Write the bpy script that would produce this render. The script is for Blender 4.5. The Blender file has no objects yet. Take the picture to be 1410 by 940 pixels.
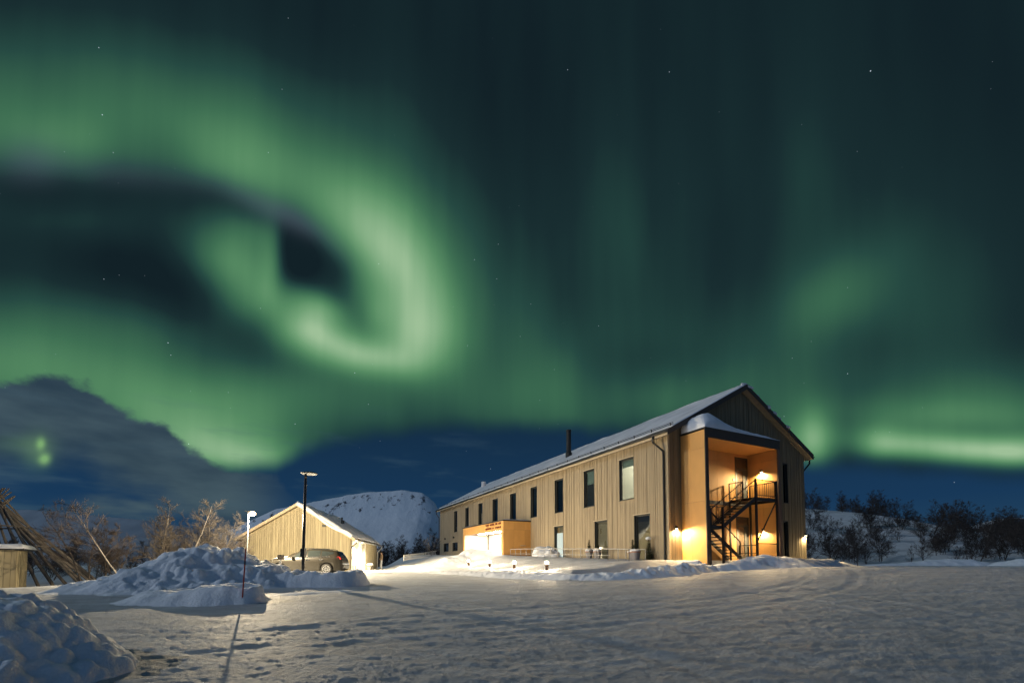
import bpy, math, random
import numpy as np
from mathutils import Vector, Matrix

R = math.radians
rng = random.Random(7)
scene = bpy.context.scene
col = scene.collection

# ------------------------------------------------------------------ camera
PITCH = 0.0501
FPX, YH = 634.8, 777.3
CY = YH - FPX * math.tan(PITCH)
EYE = 1.5
cam_data = bpy.data.cameras.new('camera')
cam_data.lens = FPX / 1410 * 36
cam_data.sensor_width = 36
cam_data.sensor_fit = 'HORIZONTAL'
cam_data.shift_y = (CY - 470) / 1410
cam_data.clip_end = 30000
cam_data.clip_start = 0.05
cam = bpy.data.objects.new('camera', cam_data)
cam.location = (0, 0, EYE)
cam.rotation_euler = (math.pi / 2 + PITCH, 0, 0)
col.objects.link(cam)
scene.camera = cam

# ------------------------------------------------------------------ colour management
scene.view_settings.view_transform = 'Standard'
scene.view_settings.look = 'None'
scene.view_settings.exposure = 0.0
scene.view_settings.gamma = 1.0
scene.view_settings.use_curve_mapping = False
scene.cycles.max_bounces = 8
scene.cycles.diffuse_bounces = 4
scene.cycles.sample_clamp_indirect = 8.0
scene.cycles.use_denoising = True

# ------------------------------------------------------------------ moonlight
MOON_AZ, MOON_EL, MOON_E = R(-104), R(27), 0.78
moon_data = bpy.data.lights.new('moon', 'SUN')
moon_data.energy = MOON_E
moon_data.angle = R(0.5)
moon_data.color = (0.80, 0.89, 1.0)
moon = bpy.data.objects.new('moon', moon_data)
_md = Vector((math.sin(MOON_AZ) * math.cos(MOON_EL), math.cos(MOON_AZ) * math.cos(MOON_EL), math.sin(MOON_EL)))
moon.rotation_euler = _md.to_track_quat('Z', 'Y').to_euler()
col.objects.link(moon)


def sl(r, g, b):
    def f(c):
        c /= 255.0
        return c / 12.92 if c <= 0.04045 else ((c + 0.055) / 1.055) ** 2.4
    return (f(r), f(g), f(b), 1.0)


# ------------------------------------------------------------------ night sky with aurora (world, by direction)
def px_dir(x, y):
    a = (x - 705) / FPX
    b = -(y - CY) / FPX
    cp, sp = math.cos(PITCH), math.sin(PITCH)
    return np.array([a, cp - b * sp, sp + b * cp])


def azel(x, y):
    d = px_dir(x, y)
    return np.array([math.atan2(d[0], d[1]), math.atan2(d[2], math.hypot(d[0], d[1]))])


def build_world():
    w = bpy.data.worlds.new('World')
    scene.world = w
    w.use_nodes = True
    nt = w.node_tree
    nt.nodes.clear()
    N, L = nt.nodes.new, nt.links.new

    def math_(op, a, b=None, c=None, clamp=False):
        n = N('ShaderNodeMath'); n.operation = op; n.use_clamp = clamp
        for i, v in enumerate((a, b, c)):
            if v is None:
                continue
            if isinstance(v, (int, float)):
                n.inputs[i].default_value = v
            else:
                L(v, n.inputs[i])
        return n.outputs[0]

    def mix(f, a, b, kind='MIX'):
        n = N('ShaderNodeMix'); n.data_type = 'RGBA'; n.blend_type = kind; n.clamp_factor = True
        for s, v in ((n.inputs[0], f), (n.inputs[6], a), (n.inputs[7], b)):
            if isinstance(v, (int, float)):
                s.default_value = v
            elif isinstance(v, tuple):
                s.default_value = v
            else:
                L(v, s)
        return n.outputs[2]

    def smooth(v, lo, hi):
        n = N('ShaderNodeMapRange'); n.interpolation_type = 'SMOOTHSTEP'
        L(v, n.inputs[0])
        for i, q in ((1, lo), (2, hi)):
            if isinstance(q, (int, float)):
                n.inputs[i].default_value = q
            else:
                L(q, n.inputs[i])
        return n.outputs[0]

    def noise(vec, scale, detail=3, rough=0.5, dim='3D'):
        n = N('ShaderNodeTexNoise'); n.noise_dimensions = dim
        L(vec, n.inputs['Vector']); n.inputs['Scale'].default_value = scale
        n.inputs['Detail'].default_value = detail; n.inputs['Roughness'].default_value = rough
        return n.outputs['Fac']

    tc = N('ShaderNodeTexCoord')
    sep = N('ShaderNodeSeparateXYZ'); L(tc.outputs['Generated'], sep.inputs[0])
    x, y, z = sep.outputs
    az = math_('ARCTAN2', x, y)
    el = math_('ARCSINE', z)

    def comb(a, b):
        n = N('ShaderNodeCombineXYZ')
        L(a, n.inputs[0]); L(b, n.inputs[1])
        return n.outputs[0]

    def vscale(v, sx, sy):
        n = N('ShaderNodeVectorMath'); n.operation = 'MULTIPLY'
        L(v, n.inputs[0]); n.inputs[1].default_value = (sx, sy, 1)
        return n.outputs[0]
    ae0 = comb(az, el)
    # soft warp so that no edge is a clean curve
    wn = N('ShaderNodeTexNoise'); L(ae0, wn.inputs['Vector']); wn.inputs['Scale'].default_value = 5.0
    wn.inputs['Detail'].default_value = 2.0
    wv = N('ShaderNodeVectorMath'); wv.operation = 'MULTIPLY_ADD'
    L(wn.outputs['Color'], wv.inputs[0]); wv.inputs[1].default_value = (0.026, 0.022, 0); wv.inputs[2].default_value = (-0.013, -0.011, 0)
    wa = N('ShaderNodeVectorMath'); wa.operation = 'ADD'; L(ae0, wa.inputs[0]); L(wv.outputs[0], wa.inputs[1])
    ae = wa.outputs[0]

    def blob(prev, px, py, sx, sy, ang, amp, vec=None):
        """adds one soft patch (given by where and how large it is seen from the car park) to the brightness"""
        a = R(ang)
        c = azel(px, py)
        u = azel(px + math.cos(a), py + math.sin(a)) - c
        v = azel(px - math.sin(a), py + math.cos(a)) - c
        J = np.stack([u * sx, v * sy], axis=1)
        U, S, _ = np.linalg.svd(J)
        th = math.atan2(U[1, 0], U[0, 0])
        m = N('ShaderNodeMapping'); m.vector_type = 'TEXTURE'
        L(vec or ae, m.inputs['Vector'])
        # the running sum passes through the (flattened) third axis so that the patches are worked out one after the other
        lc_ = N('ShaderNodeCombineXYZ'); lc_.inputs[0].default_value = c[0]; lc_.inputs[1].default_value = c[1]; L(prev, lc_.inputs[2])
        L(lc_.outputs[0], m.inputs['Location'])
        m.inputs['Rotation'].default_value = (0, 0, th)
        m.inputs['Scale'].default_value = (S[0], S[1], 1e6)
        d = N('ShaderNodeVectorMath'); d.operation = 'DOT_PRODUCT'
        L(m.outputs[0], d.inputs[0]); L(m.outputs[0], d.inputs[1])
        g = math_('POWER', 0.6065, d.outputs['Value'])
        return math_('MULTIPLY_ADD', g, amp, prev)

    I = math_('MULTIPLY', el, 0.0)
    BL = [
        (-30, 190, 45, 60, 0, 0.191),
        (70, 196, 60, 34, 10, 0.270),
        (60, 120, 150, 50, 10, 0.178),
        (175, 190, 90, 40, 8, 0.164),
        (270, 185, 60, 40, 12, 0.071),
        (345, 222, 60, 38, 25, 0.334),
        (420, 262, 55, 40, 35, 0.160),
        (485, 312, 48, 38, 48, 0.072),
        (535, 365, 42, 40, 60, 0.131),
        (572, 420, 36, 46, 0, 0.172),
        (574, 470, 38, 34, 0, 0.409),
        (330, 140, 170, 55, 14, 0.187),
        (560, 260, 75, 70, 40, 0.149),
        (515, 490, 50, 20, 12, 0.318),
        (455, 476, 45, 20, 18, 0.432),
        (415, 440, 28, 24, 25, 0.436),
        (445, 425, 30, 16, 30, 0.361),
        (385, 408, 30, 24, 0, 0.175),
        (560, 500, 30, 30, 0, -0.037),
        (340, 372, 36, 46, 25, 0.339),
        (300, 345, 42, 30, 25, 0.296),
        (110, 305, 100, 24, 2, 0.104),
        (355, 410, 26, 26, 0, 0.156),
        (350, 318, 30, 16, 10, 0.092),
        (412, 345, 36, 36, 0, -0.060),
        (455, 378, 34, 26, 40, 0.037),
        (492, 408, 20, 24, 40, 0.055),
        (395, 325, 22, 22, 0, -0.063),
        (60, 252, 90, 22, 4, -0.053),
        (335, 281, 60, 15, 22, -0.077),
        (250, 395, 110, 34, 22, -0.063),
        (60, 500, 110, 46, 0, 0.179),
        (-20, 490, 70, 50, 0, 0.204),
        (210, 545, 110, 50, 14, 0.239),
        (300, 585, 80, 42, 14, 0.262),
        (340, 632, 70, 24, 8, 0.388),
        (262, 606, 46, 20, 20, 0.157),
        (385, 590, 50, 40, 0, -0.048),
        (150, 440, 120, 30, 10, 0.129),
        (455, 560, 90, 46, 0, 0.484),
        (560, 560, 100, 40, 0, -0.103),
        (650, 500, 40, 70, 0, 0.056),
        (620, 440, 30, 90, 0, 0.012),
        (700, 540, 90, 40, 0, 0.014),
        (765, 505, 40, 34, 0, 0.087),
        (770, 560, 120, 36, 0, 0.192),
        (715, 440, 30, 60, 0, 0.096),
        (860, 400, 60, 100, 0, 0.013),
        (830, 300, 60, 120, 10, -0.022),
        (700, 330, 60, 130, 0, -0.111),
        (950, 520, 70, 60, 0, 0.055),
        (917, 560, 8, 34, 0, 0.033),
        (980, 420, 70, 90, 0, -0.028),
        (905, 500, 70, 26, 0, -0.097),
        (1150, 408, 60, 34, -32, 0.156),
        (1110, 430, 90, 60, 0, 0.041),
        (1100, 240, 50, 110, 5, 0.062),
        (1060, 560, 90, 60, 0, 0.111),
        (1230, 560, 90, 46, 0, 0.039),
        (1380, 560, 110, 40, 0, 0.220),
        (1120, 606, 20, 30, 0, 0.340),
        (1090, 600, 26, 30, 0, 0.172),
        (1225, 608, 24, 14, 8, 0.210),
        (1275, 612, 40, 13, 6, 0.291),
        (1340, 618, 46, 14, 4, 0.466),
        (1420, 622, 50, 16, 0, 0.553),
        (1210, 600, 60, 22, 0, 0.316),
        (1300, 596, 120, 16, 4, -0.246),
        (1165, 612, 14, 26, 0, -0.040),
        (398, 345, 12, 34, 0, -0.031),
        (425, 330, 30, 20, 35, -0.057),
        (470, 365, 22, 20, 45, -0.056),
        (405, 375, 22, 20, 0, -0.057),
        (372, 352, 10, 34, 0, 0.092),
        (445, 400, 26, 14, 15, -0.022),
        (520, 430, 18, 22, 0, 0.104),
        (640, 330, 40, 70, 0, 0.033),
        (20, 340, 60, 30, 0, 0.026),
        (430, 450, 20, 14, 10, 0.056),
        (300, 230, 40, 24, 20, 0.051),
        (820, 540, 50, 30, 0, -0.046),
        (450, 620, 40, 30, 0, 0.021),
        (1000, 300, 80, 120, 0, -0.016),
        (1200, 480, 60, 30, 0, -0.023),
        (398, 345, 12, 34, 0, -0.031),
        (425, 330, 30, 20, 35, -0.057),
        (470, 365, 22, 20, 45, -0.056),
        (405, 375, 22, 20, 0, -0.057),
        (372, 352, 10, 34, 0, 0.092),
        (372, 385, 12, 24, 0, 0.028),
        (445, 400, 26, 14, 15, -0.022),
        (520, 430, 18, 22, 0, 0.104),
        (600, 460, 22, 50, 0, -0.035),
        (640, 330, 40, 70, 0, 0.033),
        (20, 340, 60, 30, 0, 0.026),
        (430, 450, 20, 14, 10, 0.056),
        (300, 230, 40, 24, 20, 0.051),
        (820, 540, 50, 30, 0, -0.046),
        (400, 560, 40, 40, 0, 0.062),
        (450, 620, 40, 30, 0, 0.021),
        (1000, 300, 80, 120, 0, -0.016),
        (1200, 480, 60, 30, 0, -0.023),
        (555, 360, 40, 80, -28, 0.257),
        (590, 430, 50, 60, 0, 0.243),
        (500, 300, 70, 40, 40, 0.382),
        (820, 330, 160, 120, 0, 0.150),
        (1250, 420, 150, 120, 0, 0.124),
        (640, 560, 160, 40, 0, 0.066),
        (100, 560, 120, 60, 0, 0.208),
        (880, 520, 160, 60, 0, 0.131),
        (680, 420, 60, 110, 0, 0.070),
        (450, 575, 50, 40, 0, -0.223),
        (1330, 585, 120, 22, 3, 0.273),
        (60, 330, 120, 16, 0, -0.012),
        (260, 235, 80, 16, 12, 0.072),
    ]
    BL += [(1240, 620, 42, 11, 6, .16), (1335, 626, 60, 11, 4, .14), (1430, 629, 50, 12, 0, .14), (1122, 614, 13, 24, 0, .16), (335, 630, 45, 13, 8, .16), (1210, 615, 14, 14, 0, .1), (530, 360, 30, 42, -38, .12), (582, 440, 26, 46, 0, .12), (508, 488, 50, 13, 8, .12), (448, 462, 26, 13, 20, .10), (600, 180, 120, 90, 0, -.04)]
    for b in BL:
        I = blob(I, *b)
    # faint vertical rays and grain of the curtain
    ray = noise(vscale(ae0, 15, 1.1), 1.0, 3.0, 0.5)
    rayw = math_('MULTIPLY_ADD', ray, 0.17, 0.915)
    I = math_('MULTIPLY', I, rayw)
    fine = noise(vscale(ae0, 55, 1.4), 1.0, 2.0, 0.5)
    I = math_('MULTIPLY', I, math_('MULTIPLY_ADD', fine, 0.08, 0.96))
    veil = noise(vscale(ae0, 9, 2.2), 1.0, 2.0, 0.5)
    I = math_('ADD', I, math_('MULTIPLY_ADD', veil, 0.13, -0.045))
    I = math_('MAXIMUM', I, 0.0)

    # outside the seen part of the sky the curtain dies away
    fwd = smooth(math_('ABSOLUTE', az), 1.9, 1.1)
    I = math_('MULTIPLY', I, fwd)

    ramp = N('ShaderNodeValToRGB')
    cr = ramp.color_ramp
    stops = [(0.0, sl(18, 33, 39)), (0.10, sl(25, 46, 49)), (0.22, sl(38, 73, 66)), (0.40, sl(62, 110, 82)),
             (0.58, sl(86, 138, 98)), (0.75, sl(112, 160, 117)), (0.90, sl(138, 178, 137)), (1.0, sl(158, 192, 152))]
    cr.elements[0].position, cr.elements[0].color = stops[0]
    cr.elements[1].position, cr.elements[1].color = stops[-1]
    for p, c in stops[1:-1]:
        e = cr.elements.new(p); e.color = c
    L(I, ramp.inputs[0])
    sky = ramp.outputs[0]
    # violet lower fringe of the arm
    V = math_('MULTIPLY', el, 0.0)
    for b in ((45, 220, 30, 22, 0, .9), (150, 236, 60, 14, 12, .5), (290, 258, 60, 12, 14, .35), (380, 288, 46, 12, 24, .9), (415, 300, 30, 12, 30, .4), (470, 340, 30, 10, 45, .3)):
        V = blob(V, *b)
    V = math_('MULTIPLY', V, 0.34, clamp=True)
    sky = mix(V, sky, sl(84, 98, 112))

    # deep blue below the curtain, its lower edge as a function of azimuth
    def curve(pts, vec_az, wob=0.0):
        ps = [azel(px, py) for px, py in pts]
        a0, a1 = ps[0][0], ps[-1][0]
        n = N('ShaderNodeValToRGB')
        el_ = n.color_ramp.elements
        for k, p in enumerate(ps):
            t = (p[0] - a0) / (a1 - a0)
            c = (p[1], p[1], p[1], 1)
            if k == 0:
                el_[0].position, el_[0].color = 0.0, c
            elif k == len(ps) - 1:
                el_[len(el_) - 1].position, el_[len(el_) - 1].color = 1.0, c
            else:
                e = el_.new(t); e.color = c
        n.color_ramp.interpolation = 'LINEAR'
        L(math_('MULTIPLY_ADD', vec_az, 1 / (a1 - a0), -a0 / (a1 - a0)), n.inputs[0])
        return n.outputs[0]
    bottom = curve([(-60, 640), (200, 648), (330, 650), (385, 640), (420, 622), (470, 606), (540, 597), (640, 588), (760, 590),
                    (870, 598), (1000, 612), (1090, 640), (1140, 643), (1190, 644), (1300, 652), (1480, 658)], az)
    edge_n = noise(vscale(ae0, 16, 5), 1.0, 2.0, 0.5)
    bot = math_('ADD', bottom, math_('MULTIPLY_ADD', edge_n, 0.022, -0.011))
    low = smooth(math_('SUBTRACT', bot, el), -0.030, 0.018)
    # narrow curtain edge on the right is crisp, in the middle it is soft
    lowcol = N('ShaderNodeValToRGB')
    lc = lowcol.color_ramp
    lc.elements[0].position, lc.elements[0].color = 0.0, sl(40, 72, 96)
    lc.elements[1].position, lc.elements[1].color = 1.0, sl(20, 44, 66)
    e = lc.elements.new(0.35); e.color = sl(24, 56, 88)
    L(math_('MULTIPLY', el, 1 / 0.32), lowcol.inputs[0])
    sky = mix(low, sky, lowcol.outputs[0])

    # clouds on the left: one big bank with a lumpy top edge, softer strips below it
    ctop = curve([(-80, 526), (0, 521), (80, 519), (120, 528), (148, 552), (190, 574), (232, 588), (262, 618), (310, 643), (380, 652), (420, 700)], az)
    cn = noise(vscale(ae0, 22, 30), 1.0, 4.0, 0.55)
    cvis = math_('SUBTRACT', math_('ADD', ctop, math_('MULTIPLY_ADD', cn, 0.045, -0.0225)), el)
    cmask = smooth(cvis, -0.006, 0.012)
    left = smooth(az, -0.42, -0.56)
    cmask = math_('MULTIPLY', cmask, left)
    ctex = noise(vscale(ae0, 4.5, 15), 1.0, 4.0, 0.55)
    cden = smooth(ctex, 0.44, 0.70)
    # solid near the top of the bank, broken lower down
    deep = smooth(cvis, 0.075, 0.15)
    cden2 = mix(deep, (1, 1, 1, 1), cden)
    ccol = mix(smooth(ctex, 0.3, 0.7), sl(44, 63, 77), sl(68, 88, 98))
    lowsky = mix(low, lowcol.outputs[0], lowcol.outputs[0])
    under = mix(cden2, lowsky, ccol)
    sky = mix(cmask, sky, under)
    # gap in the cloud with the curtain shining through
    G = math_('MULTIPLY', el, 0.0)
    for b in ((57, 609, 4, 6, 0, .8), (63, 630, 5, 6, 20, .95), (54, 620, 14, 17, 0, .26), (30, 610, 24, 8, 0, .16)):
        G = blob(G, *b)
    G = math_('MULTIPLY', G, math_('MULTIPLY_ADD', cn, 0.9, 0.5), clamp=True)
    sky = mix(G, sky, sl(122, 168, 112))
    # thin cloud strips over the blue in the middle and right
    tex2 = noise(vscale(ae0, 5, 26), 1.0, 4.0, 0.55)
    s2 = math_('MULTIPLY', smooth(tex2, 0.5, 0.75), smooth(el, 0.36, 0.10))
    s2 = math_('MULTIPLY', s2, smooth(az, 0.1, -0.15))
    sky = mix(math_('MULTIPLY', s2, 0.62), sky, sl(62, 88, 104))

    # stars
    vor = N('ShaderNodeTexVoronoi'); vor.inputs['Scale'].default_value = 46.0
    L(tc.outputs['Generated'], vor.inputs['Vector'])
    d = smooth(vor.outputs['Distance'], 0.040, 0.012)
    sepc = N('ShaderNodeSeparateColor'); L(vor.outputs['Color'], sepc.inputs[0])
    bright = math_('POWER', sepc.outputs[0], 2.6)
    st = math_('MULTIPLY', math_('MULTIPLY', d, bright), 0.85)
    st = math_('MULTIPLY', st, math_('SUBTRACT', 1.0, cmask))
    sky = mix(1.0, sky, mix(st, (0, 0, 0, 1), (0.75, 0.85, 1.0, 1)), 'ADD')
    # the rest of the night sky (behind and below) stays blue
    back = smooth(math_('ABSOLUTE', az), 1.2, 2.0)
    sky = mix(back, sky, sl(52, 76, 104))
    bg = N('ShaderNodeBackground')
    L(sky, bg.inputs[0]); bg.inputs[1].default_value = 1.0
    out = N('ShaderNodeOutputWorld'); L(bg.outputs[0], out.inputs[0])
    w.cycles.sampling_method = 'MANUAL'
    w.cycles.sample_map_resolution = 512


build_world()


# ------------------------------------------------------------------ materials
MATS = {}


def principled(name, color, rough=0.7, metallic=0.0, spec=0.4):
    m = bpy.data.materials.new(name); m.use_nodes = True
    b = m.node_tree.nodes['Principled BSDF']
    b.inputs['Base Color'].default_value = (*color, 1)
    b.inputs['Roughness'].default_value = rough
    b.inputs['Metallic'].default_value = metallic
    b.inputs['Specular IOR Level'].default_value = spec
    return m, m.node_tree, b


def varied(name, color, rough=0.7, amount=0.18, scale=(3, 3, 3), bump=0.0, bscale=30, metallic=0.0, tone=False, spec=0.4, detail=4):
    """plain colour broken up by noise and, with tone, by each board's or panel's own tone"""
    m, nt, b = principled(name, color, rough, metallic, spec)
    N, L = nt.nodes.new, nt.links.new
    tc = N('ShaderNodeTexCoord'); mp = N('ShaderNodeMapping'); L(tc.outputs['Object'], mp.inputs[0])
    mp.inputs['Scale'].default_value = scale
    n = N('ShaderNodeTexNoise'); n.inputs['Scale'].default_value = 1.0; n.inputs['Detail'].default_value = detail
    L(mp.outputs[0], n.inputs['Vector'])
    mr = N('ShaderNodeMapRange'); L(n.outputs['Fac'], mr.inputs[0])
    mr.inputs[1].default_value, mr.inputs[2].default_value = 0.25, 0.75
    mr.inputs[3].default_value, mr.inputs[4].default_value = 1 - amount, 1 + amount
    val = mr.outputs[0]
    if tone:
        at = N('ShaderNodeAttribute'); at.attribute_name = 'tone'
        mu = N('ShaderNodeMath'); mu.operation = 'MULTIPLY'; L(val, mu.inputs[0]); L(at.outputs['Fac'], mu.inputs[1])
        val = mu.outputs[0]
    vm = N('ShaderNodeVectorMath'); vm.operation = 'SCALE'
    vm.inputs[0].default_value = color; L(val, vm.inputs['Scale'])
    L(vm.outputs[0], b.inputs['Base Color'])
    if bump:
        n2 = N('ShaderNodeTexNoise'); n2.inputs['Scale'].default_value = bscale; n2.inputs['Detail'].default_value = 5
        L(tc.outputs['Object'], n2.inputs['Vector'])
        bp = N('ShaderNodeBump'); bp.inputs['Strength'].default_value = 1.0; bp.inputs['Distance'].default_value = bump
        L(n2.outputs['Fac'], bp.inputs['Height']); L(bp.outputs[0], b.inputs['Normal'])
    return m


def emit(name, color, strength):
    m = bpy.data.materials.new(name); m.use_nodes = True
    nt = m.node_tree; nt.nodes.clear()
    e = nt.nodes.new('ShaderNodeEmission'); e.inputs[0].default_value = (*color, 1); e.inputs[1].default_value = strength
    o = nt.nodes.new('ShaderNodeOutputMaterial'); nt.links.new(e.outputs[0], o.inputs[0])
    return m


def glass(name, tint=(0.75, 0.82, 0.82), refl=0.12):
    m = bpy.data.materials.new(name); m.use_nodes = True
    nt = m.node_tree; nt.nodes.clear(); N, L = nt.nodes.new, nt.links.new
    t = N('ShaderNodeBsdfTransparent'); t.inputs[0].default_value = (*tint, 1)
    g = N('ShaderNodeBsdfGlossy'); g.inputs['Roughness'].default_value = 0.02; g.inputs[0].default_value = (0.9, 0.95, 0.95, 1)
    fr = N('ShaderNodeFresnel'); fr.inputs[0].default_value = 1.5
    ad = N('ShaderNodeMath'); ad.operation = 'ADD'; ad.use_clamp = True; L(fr.outputs[0], ad.inputs[0]); ad.inputs[1].default_value = refl
    ge = N('ShaderNodeNewGeometry'); sb = N('ShaderNodeMath'); sb.operation = 'SUBTRACT'; sb.inputs[0].default_value = 1.0; L(ge.outputs['Backfacing'], sb.inputs[1])
    ml = N('ShaderNodeMath'); ml.operation = 'MULTIPLY'; L(ad.outputs[0], ml.inputs[0]); L(sb.outputs[0], ml.inputs[1])
    mx = N('ShaderNodeMixShader'); L(ml.outputs[0], mx.inputs[0]); L(t.outputs[0], mx.inputs[1]); L(g.outputs[0], mx.inputs[2])
    o = N('ShaderNodeOutputMaterial'); L(mx.outputs[0], o.inputs[0])
    return m


def snow_mat(name, color=(0.80, 0.83, 0.88), coarse=0.03, cscale=2.5, fine=0.012, fscale=22, rough=0.75, stretch=(1, 1, 1), dirt=0.0):
    m, nt, b = principled(name, color, rough, 0, 0.25)
    N, L = nt.nodes.new, nt.links.new
    tc = N('ShaderNodeTexCoord'); mp = N('ShaderNodeMapping'); L(tc.outputs['Object'], mp.inputs[0]); mp.inputs['Scale'].default_value = stretch
    def noise(s, d, r=0.55):
        n = N('ShaderNodeTexNoise'); n.inputs['Scale'].default_value = s; n.inputs['Detail'].default_value = d
        n.inputs['Roughness'].default_value = r
        L(mp.outputs[0], n.inputs['Vector']); return n.outputs['Fac']
    a = noise(cscale, 4); f = noise(fscale, 5, 0.65)
    b1 = N('ShaderNodeBump'); b1.inputs['Distance'].default_value = coarse; L(a, b1.inputs['Height'])
    b2 = N('ShaderNodeBump'); b2.inputs['Distance'].default_value = fine; L(f, b2.inputs['Height']); L(b1.outputs[0], b2.inputs['Normal'])
    L(b2.outputs[0], b.inputs['Normal'])
    mr = N('ShaderNodeMapRange'); L(noise(cscale * 0.6, 5), mr.inputs[0])
    mr.inputs[1].default_value, mr.inputs[2].default_value = 0.3, 0.7
    mr.inputs[3].default_value, mr.inputs[4].default_value = 0.88 - dirt, 1.06
    vm = N('ShaderNodeVectorMath'); vm.operation = 'SCALE'; vm.inputs[0].default_value = color; L(mr.outputs[0], vm.inputs['Scale'])
    L(vm.outputs[0], b.inputs['Base Color'])
    return m


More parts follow.
